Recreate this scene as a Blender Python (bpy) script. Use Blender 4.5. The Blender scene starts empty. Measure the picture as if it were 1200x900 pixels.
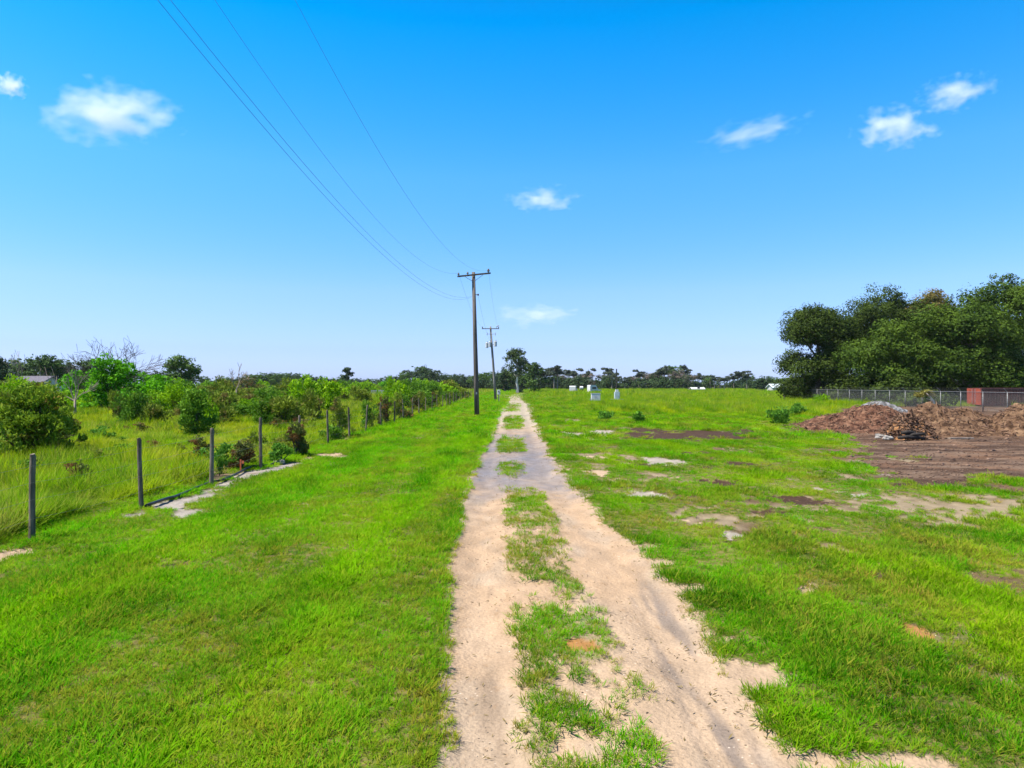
import bpy, math, random
import numpy as np
from mathutils import Vector, Matrix

R = math.radians
rng = np.random.default_rng(7)
random.seed(7)
sc = bpy.context.scene
COL = sc.collection
H = 2.4            # camera height above the track
F = 800.0          # focal length in pixels of the 1200 px wide photograph
HY = 451.0         # horizon row


def G(px, py):
    """ground point seen at a pixel"""
    d = H * F / (py - HY)
    return ((px - 600) * d / F, d)


def Z(py, d):
    """height of something at depth d seen at row py"""
    return H + (HY - py) * d / F


def XD(px, d):
    return (px - 600) * d / F


# ------------------------------------------------------------------ noise
def _hash(ix, iy, seed):
    n = (ix * 374761393 + iy * 668265263 + seed * 974634777) & 0xFFFFFFFF
    n = ((n ^ (n >> 13)) * 1274126177) & 0xFFFFFFFF
    n = n ^ (n >> 16)
    return (n & 0xFFFF) / 65535.0


def vnoise(x, y, seed=0):
    x = np.asarray(x, dtype=np.float64); y = np.asarray(y, dtype=np.float64)
    ix = np.floor(x).astype(np.int64); iy = np.floor(y).astype(np.int64)
    fx = x - ix; fy = y - iy
    fx = fx * fx * (3 - 2 * fx); fy = fy * fy * (3 - 2 * fy)
    a = _hash(ix, iy, seed); b = _hash(ix + 1, iy, seed)
    c = _hash(ix, iy + 1, seed); d = _hash(ix + 1, iy + 1, seed)
    return (a * (1 - fx) + b * fx) * (1 - fy) + (c * (1 - fx) + d * fx) * fy


def fbm(x, y, seed=0, o=4):
    s = 0; a = 0.5; t = 0
    for k in range(o):
        s = s + a * vnoise(x * 2 ** k + 13.7 * k, y * 2 ** k - 7.1 * k, seed + k); t += a; a *= 0.55
    return s / t


def sstep(a, b, x):
    t = np.clip((x - a) / (b - a), 0, 1)
    return t * t * (3 - 2 * t)


def lerp(a, b, t):
    return a * (1 - t) + b * t


# ------------------------------------------------------------------ materials
def nodes_of(m):
    m.use_nodes = True
    nt = m.node_tree
    nt.nodes.clear()
    return nt, nt.nodes, nt.links


def simple_mat(name, c1, c2, scale=8.0, rough=0.85, metal=0.0, bump=0.3, bscale=None, stretch=(1, 1, 1), spec=0.3):
    """two-colour noise material with bump"""
    m = bpy.data.materials.new(name)
    nt, N, L = nodes_of(m)
    out = N.new('ShaderNodeOutputMaterial'); b = N.new('ShaderNodeBsdfPrincipled')
    tc = N.new('ShaderNodeTexCoord'); mp = N.new('ShaderNodeMapping'); mp.inputs['Scale'].default_value = stretch
    n = N.new('ShaderNodeTexNoise'); n.inputs['Scale'].default_value = scale; n.inputs['Detail'].default_value = 6
    cr = N.new('ShaderNodeValToRGB')
    cr.color_ramp.elements[0].color = (*c1, 1); cr.color_ramp.elements[1].color = (*c2, 1)
    cr.color_ramp.elements[0].position = 0.35; cr.color_ramp.elements[1].position = 0.65
    L.new(tc.outputs['Object'], mp.inputs['Vector']); L.new(mp.outputs[0], n.inputs['Vector'])
    L.new(n.outputs['Fac'], cr.inputs['Fac']); L.new(cr.outputs[0], b.inputs['Base Color'])
    b.inputs['Roughness'].default_value = rough; b.inputs['Metallic'].default_value = metal
    b.inputs['Specular IOR Level'].default_value = spec
    n2 = N.new('ShaderNodeTexNoise'); n2.inputs['Scale'].default_value = bscale or scale * 3; n2.inputs['Detail'].default_value = 4
    L.new(mp.outputs[0], n2.inputs['Vector'])
    bp = N.new('ShaderNodeBump'); bp.inputs['Strength'].default_value = bump; bp.inputs['Distance'].default_value = 0.02
    L.new(n2.outputs['Fac'], bp.inputs['Height']); L.new(bp.outputs[0], b.inputs['Normal'])
    L.new(b.outputs[0], out.inputs[0])
    return m


def leaf_mat(name, dark, light, odd=None, odd_amt=0.0, wscale=0.5, transl=0.3, odd_scale=0.6, odd_lo=0.55):
    """foliage: every leaf its own shade, larger patches of another tone"""
    m = bpy.data.materials.new(name)
    nt, N, L = nodes_of(m)
    out = N.new('ShaderNodeOutputMaterial')
    geo = N.new('ShaderNodeNewGeometry')
    cr = N.new('ShaderNodeValToRGB')
    cr.color_ramp.elements[0].color = (*dark, 1); cr.color_ramp.elements[1].color = (*light, 1)
    n = N.new('ShaderNodeTexNoise'); n.inputs['Scale'].default_value = wscale; n.inputs['Detail'].default_value = 3
    L.new(geo.outputs['Position'], n.inputs['Vector'])
    mx = N.new('ShaderNodeMath'); mx.operation = 'MULTIPLY_ADD'; mx.inputs[1].default_value = 0.55
    L.new(geo.outputs['Random Per Island'], mx.inputs[0])
    m2 = N.new('ShaderNodeMath'); m2.operation = 'MULTIPLY_ADD'; m2.inputs[1].default_value = 1.6; m2.inputs[2].default_value = -0.55
    L.new(n.outputs['Fac'], m2.inputs[0]); L.new(m2.outputs[0], mx.inputs[2])
    L.new(mx.outputs[0], cr.inputs['Fac'])
    col = cr.outputs[0]
    if odd:
        n3 = N.new('ShaderNodeTexNoise'); n3.inputs['Scale'].default_value = odd_scale; n3.inputs['Detail'].default_value = 2
        ad = N.new('ShaderNodeVectorMath'); ad.operation = 'ADD'; ad.inputs[1].default_value = (31, 17, 5)
        L.new(geo.outputs['Position'], ad.inputs[0]); L.new(ad.outputs[0], n3.inputs['Vector'])
        mr = N.new('ShaderNodeMapRange'); mr.inputs['From Min'].default_value = odd_lo; mr.inputs['From Max'].default_value = odd_lo + 0.1
        mr.inputs['To Max'].default_value = odd_amt
        L.new(n3.outputs['Fac'], mr.inputs['Value'])
        mc = N.new('ShaderNodeMix'); mc.data_type = 'RGBA'
        L.new(mr.outputs[0], mc.inputs['Factor']); L.new(col, mc.inputs['A']); mc.inputs['B'].default_value = (*odd, 1)
        col = mc.outputs['Result']
    b = N.new('ShaderNodeBsdfPrincipled'); b.inputs['Roughness'].default_value = 0.65
    b.inputs['Specular IOR Level'].default_value = 0.08
    t = N.new('ShaderNodeBsdfTranslucent'); ms = N.new('ShaderNodeMixShader'); ms.inputs[0].default_value = transl
    L.new(col, b.inputs['Base Color']); L.new(col, t.inputs['Color'])
    L.new(b.outputs[0], ms.inputs[1]); L.new(t.outputs[0], ms.inputs[2]); L.new(ms.outputs[0], out.inputs[0])
    return m


def grass_mat(name, deep, mid, yellow, straw, transl=0.35):
    m = bpy.data.materials.new(name)
    nt, N, L = nodes_of(m)
    out = N.new('ShaderNodeOutputMaterial')
    geo = N.new('ShaderNodeNewGeometry')

    def noise(scale, det, off, sx=(1, 1, 1)):
        mp = N.new('ShaderNodeMapping'); mp.inputs['Location'].default_value = off; mp.inputs['Scale'].default_value = sx
        L.new(geo.outputs['Position'], mp.inputs['Vector'])
        n = N.new('ShaderNodeTexNoise'); n.inputs['Scale'].default_value = scale; n.inputs['Detail'].default_value = det
        L.new(mp.outputs[0], n.inputs['Vector'])
        return n.outputs['Fac']

    def mixc(fac, a, b_, lo, hi, amt=1.0):
        mr = N.new('ShaderNodeMapRange'); mr.inputs['From Min'].default_value = lo; mr.inputs['From Max'].default_value = hi
        mr.inputs['To Max'].default_value = amt
        L.new(fac, mr.inputs['Value'])
        mc = N.new('ShaderNodeMix'); mc.data_type = 'RGBA'
        L.new(mr.outputs[0], mc.inputs['Factor'])
        for s, v in (('A', a), ('B', b_)):
            if isinstance(v, tuple): mc.inputs[s].default_value = (*v, 1)
            else: L.new(v, mc.inputs[s])
        return mc.outputs['Result']
    c = mixc(noise(0.9, 4, (3, 1, 0), (1, 0.55, 1)), deep, mid, 0.36, 0.60)
    c = mixc(noise(0.55, 4, (9, 4, 0), (1.3, 0.35, 1)), c, yellow, 0.46, 0.66, 0.85)
    at = N.new('ShaderNodeAttribute'); at.attribute_type = 'INSTANCER'; at.attribute_name = 'tint'
    c = mixc(at.outputs['Fac'], c, straw, 0.0, 1.0)
    c = mixc(geo.outputs['Random Per Island'], c, yellow, 0.55, 1.0, 0.6)
    c = mixc(geo.outputs['Random Per Island'], c, straw, 0.93, 0.97, 0.6)
    b = N.new('ShaderNodeBsdfPrincipled'); b.inputs['Roughness'].default_value = 0.65
    b.inputs['Specular IOR Level'].default_value = 0.03
    t = N.new('ShaderNodeBsdfTranslucent'); ms = N.new('ShaderNodeMixShader'); ms.inputs[0].default_value = transl
    L.new(c, b.inputs['Base Color']); L.new(c, t.inputs['Color'])
    L.new(b.outputs[0], ms.inputs[1]); L.new(t.outputs[0], ms.inputs[2]); L.new(ms.outputs[0], out.inputs[0])
    return m


# ------------------------------------------------------------------ mesh helpers
def link(name, me, parent=None, mats=None):
    o = bpy.data.objects.new(name, me); COL.objects.link(o)
    if parent: o.parent = parent
    for m in (mats or []): me.materials.append(m)
    return o


def np_mesh(name, V, faces, smooth=False, midx=None):
    """V (n,3), faces (m,k) or list of such arrays"""
    me = bpy.data.meshes.new(name)
    if not isinstance(faces, list): faces = [faces]
    faces = [np.asarray(f, dtype=np.int32) for f in faces if len(f)]
    me.vertices.add(len(V)); me.vertices.foreach_set('co', np.asarray(V, dtype=np.float32).ravel())
    loops = np.concatenate([f.ravel() for f in faces]); tot = np.concatenate([np.full(len(f), f.shape[1], dtype=np.int32) for f in faces])
    start = np.concatenate([[0], np.cumsum(tot)[:-1]]).astype(np.int32)
    me.loops.add(len(loops)); me.loops.foreach_set('vertex_index', loops)
    me.polygons.add(len(tot)); me.polygons.foreach_set('loop_start', start)
    if smooth: me.polygons.foreach_set('use_smooth', np.ones(len(tot), dtype=bool))
    if midx is not None: me.polygons.foreach_set('material_index', np.asarray(midx, dtype=np.int32))
    me.update(calc_edges=True)
    return me


class MB:
    """collects simple solids into one mesh"""
    def __init__(s): s.v = []; s.f = []; s.m = []

    def add(s, vs, fs, mi=0):
        k = len(s.v); s.v += [tuple(v) for v in vs]; s.f += [tuple(i + k for i in f) for f in fs]; s.m += [mi] * len(fs)

    def box(s, c, d, mi=0, rz=0.0, bev=0.0):
        hx, hy, hz = d[0] / 2, d[1] / 2, d[2] / 2
        co, si = math.cos(rz), math.sin(rz)
        b = min(bev, hx * .45, hy * .45)
        ring = [(-hx + b, -hy), (hx - b, -hy), (hx, -hy + b), (hx, hy - b), (hx - b, hy), (-hx + b, hy), (-hx, hy - b), (-hx, -hy + b)] if b > 0 else [(-hx, -hy), (hx, -hy), (hx, hy), (-hx, hy)]
        n = len(ring)
        vs = [(c[0] + x * co - y * si, c[1] + x * si + y * co, c[2] + z) for z in (-hz, hz) for x, y in ring]
        fs = [tuple(range(n - 1, -1, -1)), tuple(range(n, 2 * n))] + [(i, (i + 1) % n, n + (i + 1) % n, n + i) for i in range(n)]
        s.add(vs, fs, mi)

    def tube(s, pts, rad, n=8, mi=0, cap=True):
        pts = [Vector(p) for p in pts]
        if not hasattr(rad, '__len__'): rad = [rad] * len(pts)
        rings = []
        up = Vector((0.13, 0.99, 0.05))
        for i, p in enumerate(pts):
            t = (pts[min(i + 1, len(pts) - 1)] - pts[max(i - 1, 0)]).normalized()
            a = t.cross(up)
            if a.length < 0.05: a = t.cross(Vector((1, 0, 0)))
            a.normalize(); b = t.cross(a)
            rings.append([p + (a * math.cos(2 * math.pi * k / n) + b * math.sin(2 * math.pi * k / n)) * rad[i] for k in range(n)])
        vs = [v for r in rings for v in r]; fs = []
        for i in range(len(pts) - 1):
            for k in range(n):
                fs.append((i * n + k, i * n + (k + 1) % n, (i + 1) * n + (k + 1) % n, (i + 1) * n + k))
        if cap:
            fs.append(tuple(range(n - 1, -1, -1))); fs.append(tuple((len(pts) - 1) * n + k for k in range(n)))
        s.add(vs, fs, mi)

    def build(s, name, mats, parent=None, smooth=False):
        me = bpy.data.meshes.new(name); me.from_pydata(s.v, [], s.f)
        if not isinstance(mats, (list, tuple)): mats = [mats]
        o = link(name, me, parent, mats)
        me.polygons.foreach_set('material_index', s.m)
        if smooth: me.polygons.foreach_set('use_smooth', [True] * len(s.f))
        me.update()
        return o


def tag(o, label=None, cat=None, group=None, kind=None):
    if label: o['label'] = label
    if cat: o['category'] = cat
    if group: o['group'] = group
    if kind: o['kind'] = kind
    return o


def empty(name, loc, label, cat, group=None, rz=0):
    o = bpy.data.objects.new(name, None); COL.objects.link(o)
    o.location = loc; o.rotation_euler = (0, 0, rz); o.empty_display_size = 0.3
    return tag(o, label, cat, group)


def copy_thing(root, loc, rz=0, scale=(1, 1, 1), label=None, cat=None, group=None):
    r = root.copy(); COL.objects.link(r); r.location = loc; r.rotation_euler = (0, 0, rz); r.scale = scale
    tag(r, label, cat, group)
    for ch in list(root.children):
        c = ch.copy(); COL.objects.link(c); c.parent = r
        for g in list(ch.children):
            d = g.copy(); COL.objects.link(d); d.parent = c
    return r


# ------------------------------------------------------------------ the plan of the ground
ROAD = [  # row, left edge, strip left, strip right, right edge, strip cover
    (1250, 528, 640, 900, 1270, .7), (900, 528, 612, 762, 938, .72), (870, 528, 612, 772, 925, .8), (850, 528, 612, 765, 905, .74), (820, 526, 610, 755, 885, .62),
    (800, 525, 608, 752, 872, .46), (780, 524, 606, 735, 855, .50), (765, 524, 606, 735, 843, .85), (735, 524, 606, 722, 825, .9), (715, 523, 603, 712, 812, .55),
    (695, 523, 602, 698, 798, .48), (680, 525, 600, 688, 785, .30), (672, 526, 598, 672, 775, .85), (650, 530, 596, 668, 755, .9),
    (630, 536, 594, 660, 735, .8), (610, 541, 592, 655, 708, .92), (590, 543, 591, 644, 690, .9), (575, 546, 594, 636, 676, .85), (568, 549, 595, 630, 670, .15),
    (560, 553, 590, 616, 664, .0), (556, 554, 584, 613, 661, .35), (553, 556, 583, 614, 658, .97), (543, 561, 584, 612, 651, .9), (540, 562, 586, 612, 649, .0),
    (532, 566, 584, 612, 644, .0), (528, 567, 583, 616, 642, .95), (514, 573, 584, 614, 636, .95), (511, 574, 586, 612, 634, .05),
    (505, 576, 590, 612, 631, .1), (502, 577, 591, 612, 630, .7), (490, 582, 592, 612, 625, .85), (487, 583, 593, 611, 624, .2),
    (483, 586, 594, 607, 623, .1), (481, 588, 594, 607, 622, .75), (475, 593, 597, 608, 621, .75), (472, 595, 598, 608, 618, .1),
    (468, 597, 599, 605, 612, .1), (465, 598, 600, 604, 610, .5), (462.5, 601, 603, 607, 612, .5), (460.5, 607, 608, 611, 616, .5)]
_rz = np.array([H * F / (r[0] - HY) for r in ROAD])
_rx = np.array([[(v - 600) * H / (r[0] - HY) for v in r[1:5]] for r in ROAD])
_rc = np.array([r[5] for r in ROAD])
_rl = np.log(_rz)

# bare spots: px, py, half width px, half height px, kind (0 pale grey, 1 brown, 2 orange sand, 3 peach sand), strength
SPOTS = [
    (672, 508, 17, 2.2, 0, 1), (705, 507, 16, 3.5, 0, 1), (700, 497, 10, 2, 1, .6), (785, 511, 60, 5, 1, 1.2), (840, 509, 45, 5, 1, 1.15), (760, 504, 34, 3, 1, .9), (880, 506, 26, 3.5, 1, .9), (640, 500, 12, 2, 3, .7), (810, 532, 26, 3.5, 1, .8), (750, 545, 20, 3, 1, .75), (880, 545, 30, 4, 1, .85), (900, 600, 34, 4.5, 1, .8), (930, 585, 30, 5, 1, .85), (780, 560, 26, 3.5, 3, .7),
    (776, 540, 24, 4.5, 0, .95), (690, 535, 18, 2.5, 3, .9), (700, 554, 20, 3.5, 3, .9), (672, 550, 22, 2, 3, .8), (722, 562, 16, 3, 3, .8),
    (752, 578, 24, 6, 0, 1), (830, 548, 15, 4, 1, .8), (845, 565, 25, 5, 1, .85), (870, 577, 20, 4, 1, .7), (815, 610, 24, 3.5, 3, .7), (855, 628, 18, 5, 0, .8), (857, 634, 16, 3, 1, .8),
    (925, 553, 22, 5, 0, .5), (985, 573, 42, 9, 0, .55), (960, 588, 24, 4, 1, .7), (1060, 571, 50, 5, 1, .75), (1010, 552, 25, 8, 0, .6), (1115, 575, 45, 5, 1, .7), (1180, 578, 35, 5, 1, .6),
    (960, 688, 34, 6, 3, .85), (1072, 738, 20, 10, 2, 1), (1020, 712, 25, 6, 2, .6), (885, 788, 40, 18, 3, 1.05), (900, 730, 24, 8, 3, .6), (1040, 893, 65, 14, 3, 1.05), (950, 893, 50, 14, 3, 1.05),
    (800, 686, 30, 7, 3, 1.05), (770, 655, 26, 5, 3, .8), (760, 640, 22, 5, 3, .8), (830, 700, 18, 8, 3, .6), (850, 750, 26, 10, 3, .8),
    (905, 640, 26, 5, 3, .5), (1000, 640, 30, 4, 2, .5), (1135, 655, 22, 5, 2, .5), (742, 600, 20, 4, 3, .5), (710, 590, 16, 3, 3, .55),
    (675, 752, 22, 8, 2, 1.1),
    (8, 648, 26, 9, 3, 1), (70, 632, 20, 6, 3, .7), (75, 584, 12, 4, 0, .8), (18, 545, 14, 4, 0, .6), (152, 600, 26, 7, 3, .5), (175, 628, 26, 7, 3, .6), (352, 594, 12, 3, 0, .8), 
     (265, 690, 14, 4, 1, .5), 
    (405, 535, 14, 2, 3, .9), (385, 533, 16, 2.5, 3, .9), (365, 536, 10, 2.5, 3, .8), (130, 585, 20, 4, 1, .5), (60, 570, 20, 4, 1, .4), (120, 520, 14, 3, 1, .6), 
     (440, 470, 30, 1.2, 3, .5), (650, 475, 14, 1.4, 3, .4), (590, 463.5, 9, .7, 3, 1), (583, 464.5, 8, .7, 3, 1),
    (935, 515, 26, 4, 1, .5), (965, 540, 24, 6, 1, .55), (1060, 600, 30, 4, 1, .35)]
SAND_STRIP = [(150, 606), (172, 594), (205, 586), (240, 571), (270, 559), (300, 549), (335, 541), (350, 539), (352, 545), (315, 553), (285, 562), (255, 577), (225, 588), (235, 600), (215, 607), (190, 600)]
SAND_STRIP = [G(*p) for p in SAND_STRIP]
DIRT = [(16.5, 40), (14.5, 30), (12.2, 23.5), (10.6, 19.0), (10.2, 16.7), (14, 16.6), (30, 16), (70, 20), (70, 74), (43, 78), (30, 66), (22, 50)]


def poly_sd(P, x, y):
    """signed distance, negative inside"""
    x = np.asarray(x, float); y = np.asarray(y, float)
    d = np.full(x.shape, 1e9); inside = np.zeros(x.shape, bool)
    n = len(P)
    for i in range(n):
        ax, ay = P[i]; bx, by = P[(i + 1) % n]
        ex, ey = bx - ax, by - ay
        t = np.clip(((x - ax) * ex + (y - ay) * ey) / (ex * ex + ey * ey), 0, 1)
        d = np.minimum(d, np.hypot(x - ax - t * ex, y - ay - t * ey))
        c = ((ay > y) != (by > y)) & (x < (bx - ax) * (y - ay) / ((by - ay) + 1e-12) + ax)
        inside ^= c
    return np.where(inside, -d, d)


def plan(x, y, sheet=False):
    """bareness 0..1, soil colour, damp, of the ground at (x, y)"""
    x = np.asarray(x, float); y = np.asarray(y, float)
    yy = np.clip(y, 1.5, 5000)
    ly = np.log(yy)
    e = [np.interp(-ly, -_rl[::-1][::-1], _rx[:, k]) if False else np.interp(ly, _rl, _rx[:, k]) for k in range(4)]
    cov = np.interp(ly, _rl, _rc)
    wob = (fbm(x * 1.6, y * 1.0, 3, 4) - .5)
    wob2 = (fbm(x * 7, y * 6, 8, 4) - .5) * 1.5
    wfade = np.clip(yy / 12, .6, 1.6)
    # distance inside the track edges
    dl = x - e[0] + wob * .34 * wfade + wob2 * .13
    dr = e[3] - x + wob * .40 * wfade + wob2 * .15
    w = .10 + .004 * yy
    intrack = sstep(-w, w, dl) * sstep(-w * 1.5, w * 1.5, dr) * (yy < 205)
    # centre strip
    sl = x - e[1] + wob2 * .22 + wob * .16; sr = e[2] - x + wob2 * .22 + wob * .25
    instrip = sstep(-.08, .10, sl) * sstep(-.10, .12, sr)
    cn = .5 * fbm(x * 3.0, y * 2.6, 21, 3) + .5 * fbm(x * 10, y * 8.5, 23, 3)
    strip_g = instrip * sstep(-.10, .10, cov * .74 + .06 - (cn * 2.1 - .57)) * (cov > .03)
    bare = intrack * (1 - strip_g)
    soil = np.zeros(x.shape + (3,))
    peach = np.array([.410, .295, .207]); pale = np.array([.33, .29, .25]); brown = np.array([.060, .034, .022])
    orange = np.array([.33, .165, .060]); grey = np.array([.205, .18, .185]); farw = np.array([.37, .31, .24])
    rut_in = np.array([.42, .275, .165])
    soil[:] = np.array([.12, .10, .045])
    # road colours by distance
    a = sstep(.4, .62, fbm(x * .9, y * .35, 31, 3))[..., None]
    rc = lerp(peach, rut_in, a * .45)
    rc = lerp(rc, np.array([.37, .295, .23]), (sstep(.5, .7, fbm(x * 2.2 + 5, y * .8, 37, 4)) * .5)[..., None])
    rc = lerp(rc, farw, sstep(30, 48, yy)[..., None])
    damp = sstep(12.6, 18.6, yy + wob * 6.5 + wob2 * 1.2) * (1 - sstep(25, 42, yy + wob * 12)) * (.72 + .28 * sstep(.35, .6, fbm(x * 1.1, y * .5, 39, 3)))
    damp = damp * intrack
    rc = lerp(rc, grey, damp[..., None] * .92)
    # greyish tyre marks in the right rut, close by
    tx = (e[2] * .38 + e[3] * .62)
    tm = sstep(.34, .08, np.abs(x - tx + .03)) * sstep(.42, .62, fbm(x * 9, y * .7, 51, 3)) * sstep(9.8, 7.6, yy) * sstep(3.2, 4.4, yy)
    rc = lerp(rc, np.array([.21, .165, .14]), (tm * .95)[..., None])
    t2 = sstep(.16, .04, np.abs(x - (e[0] * .42 + e[1] * .58))) * sstep(.5, .65, fbm(x * 5, y * 1.6, 57, 3)) * sstep(12.5, 9, yy)
    rc = lerp(rc, np.array([.25, .18, .13]), (t2 * .6)[..., None])
    soil = lerp(soil, rc, sstep(.0, .3, intrack)[..., None])
    kinds = [pale, brown, orange, peach]
    for (px, py, hw, hh, k, s) in SPOTS:
        gx, gy = G(px, py); rx = hw * gy / F; ry = hh * gy * gy / (H * F)
        near = (np.abs(x - gx) < rx * 2.2) & (np.abs(y - gy) < ry * 2.2)
        if not near.any(): continue
        xs = x[near]; ys = y[near]
        q = np.hypot((xs - gx) / rx, (ys - gy) / ry)
        nn = fbm((xs + k * 7) * 2.4 / max(rx, .5), ys * 2.4 / max(ry, .5), 61 + k, 4)
        v = sstep(1.25, .55, q + (nn - .5) * 1.7) * min(s, 1.0)
        fn_ = .5 * fbm(xs * 5.5, ys * 4.5, 67, 4) + .5 * fbm(xs * 1.6, ys * 1.1, 68, 3)
        v = v * sstep(.42 + (.06 if k == 1 else 0), .56, fn_ + (v - .62) * .40 + (s - .8) * .4)
        bare[near] = np.maximum(bare[near], v)
        soil[near] = lerp(soil[near], kinds[k], sstep(0, .4, v)[..., None])
    sd = poly_sd(SAND_STRIP, x, y) + (fbm(x * 2.5, y * 2.5, 71, 3) - .5) * .9
    v = sstep(.15, -.15, sd)
    bare = np.maximum(bare, v); soil = lerp(soil, np.array([.31, .275, .25]), v[..., None])
    sd = poly_sd(DIRT, x, y) + (fbm(x * .55, y * .45, 73, 5) - .5) * 7.0 + (fbm(x * 2.6, y * 2.2, 75, 4) - .5) * 3.6
    v = sstep(.5, -.5, sd)
    bc = lerp(np.array([.066, .038, .025]), np.array([.170, .112, .080]), sstep(.38, .66, fbm(x * .8, y * 2.2, 77, 5))[..., None])
    bc = lerp(bc, np.array([.18, .095, .055]), (sstep(.5, .7, fbm(x * 1.6, y * 1.6, 79, 4)) * .5)[..., None])
    soil = lerp(soil, bc, v[..., None]); bare = np.maximum(bare, v)
    # thin grass and small bare scraps on the right of the track
    thin = sstep(.545, .66, .62 * fbm(x * .8, y * .5, 83, 4) + .38 * fbm(x * 5, y * 4, 84, 3)) * sstep(.2, 1.5, x - e[3]) * sstep(60, 42, yy) * (.45 + .55 * sstep(7, 10, yy))
    sc_c = lerp(np.array([.12, .08, .045]), np.array([.27, .21, .14]), sstep(.4, .6, fbm(x * .7, y * .7, 87, 3))[..., None])
    soil = lerp(soil, sc_c, (thin * (1 - sstep(.1, .3, bare)))[..., None])
    bare = np.maximum(bare, thin * .92)
    # scraps along the fence line and in the verge
    thin = sstep(.64, .74, fbm(x * 1.3, y * .8, 91, 4)) * sstep(1.4, .3, np.abs(x + 7.6)) * (yy < 60)
    bare = np.maximum(bare, thin * .7)
    soil = lerp(soil, np.array([.20, .145, .10]), (thin * (1 - sstep(.1, .3, bare - thin)))[..., None])
    thin = sstep(.72, .80, fbm(x * 1.1, y * .9, 93, 4)) * (x < e[0])
    bare = np.maximum(bare, thin * .45)
    if sheet:
        # between the thin plants of the centre strip and along ragged edges the sand itself shows
        under = sstep(.25, .7, instrip * intrack) * sstep(.75, .35, cov * .5 + .25 * fbm(x * 4, y * 4, 25, 3))
        soil = lerp(soil, soil * np.array([.80, .80, .72]), (instrip * intrack * (1 - bare))[..., None])
        bare = np.maximum(bare, under * .8)
        bare = np.clip(bare * 1.7, 0, 1)
    return bare, soil * np.array([.76, .76, .72]), damp


def gheight(x, y, bare=None):
    x = np.asarray(x, float); y = np.asarray(y, float)
    h = (fbm(x * .45, y * .45, 101, 3) - .5) * .10 + (fbm(x * 3, y * 3, 103, 3) - .5) * .03
    h = h * sstep(200, 120, y) * sstep(-5, 1, y)
    ly = np.log(np.clip(y, 1.5, 5000)); e = [np.interp(ly, _rl, _rx[:, k]) for k in range(4)]
    for a_, b_ in ((e[0], e[1]), (e[2], e[3])):
        c_ = (a_ + b_) / 2; h = h - .045 * np.exp(-((x - c_) / .26) ** 2) * (y < 120)
    if bare is not None: h = h - .035 * bare + (fbm(x * 9, y * 6, 107, 3) - .5) * .022 * bare
    return h


# ------------------------------------------------------------------ ground sheet
def axis(dense, step, ratio, lim):
    a = [0.0]
    while a[-1] < dense: a.append(a[-1] + step)
    s = step
    while a[-1] < lim: s = step + (a[-1] - dense) * ratio; a.append(a[-1] + s)
    return np.array(a)


ax = axis(7.0, .045, .017, 7000)
xs = np.concatenate([-ax[::-1][:-1], ax])
ay = axis(9.0, .045, .013, 7000)
ys = np.concatenate([[-300, -100, -40, -20, -10, -5, -2, 0, 1, 2, 2.6], ay + 3.1])
GX, GY = np.meshgrid(xs, ys)
bare, soil, damp = plan(GX, GY)
gz = gheight(GX, GY, bare)
bare, soil, damp = plan(GX, GY, True)
V = np.stack([GX, GY, gz], -1).reshape(-1, 3)
nx, ny = len(xs), len(ys)
ii = (np.arange(ny - 1)[:, None] * nx + np.arange(nx - 1)[None, :]).ravel()
Fq = np.stack([ii, ii + 1, ii + nx + 1, ii + nx], -1)
me = np_mesh('ground', V, Fq, smooth=True)
a = me.color_attributes.new('soil', 'FLOAT_COLOR', 'POINT')
a.data.foreach_set('color', np.concatenate([soil.reshape(-1, 3), np.ones((nx * ny, 1))], 1).astype(np.float32).ravel())
a = me.attributes.new('bare', 'FLOAT', 'POINT'); a.data.foreach_set('value', bare.astype(np.float32).ravel())
a = me.attributes.new('damp', 'FLOAT', 'POINT'); a.data.foreach_set('value', damp.astype(np.float32).ravel())
print('ground verts', len(V))
del V, Fq


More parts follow.
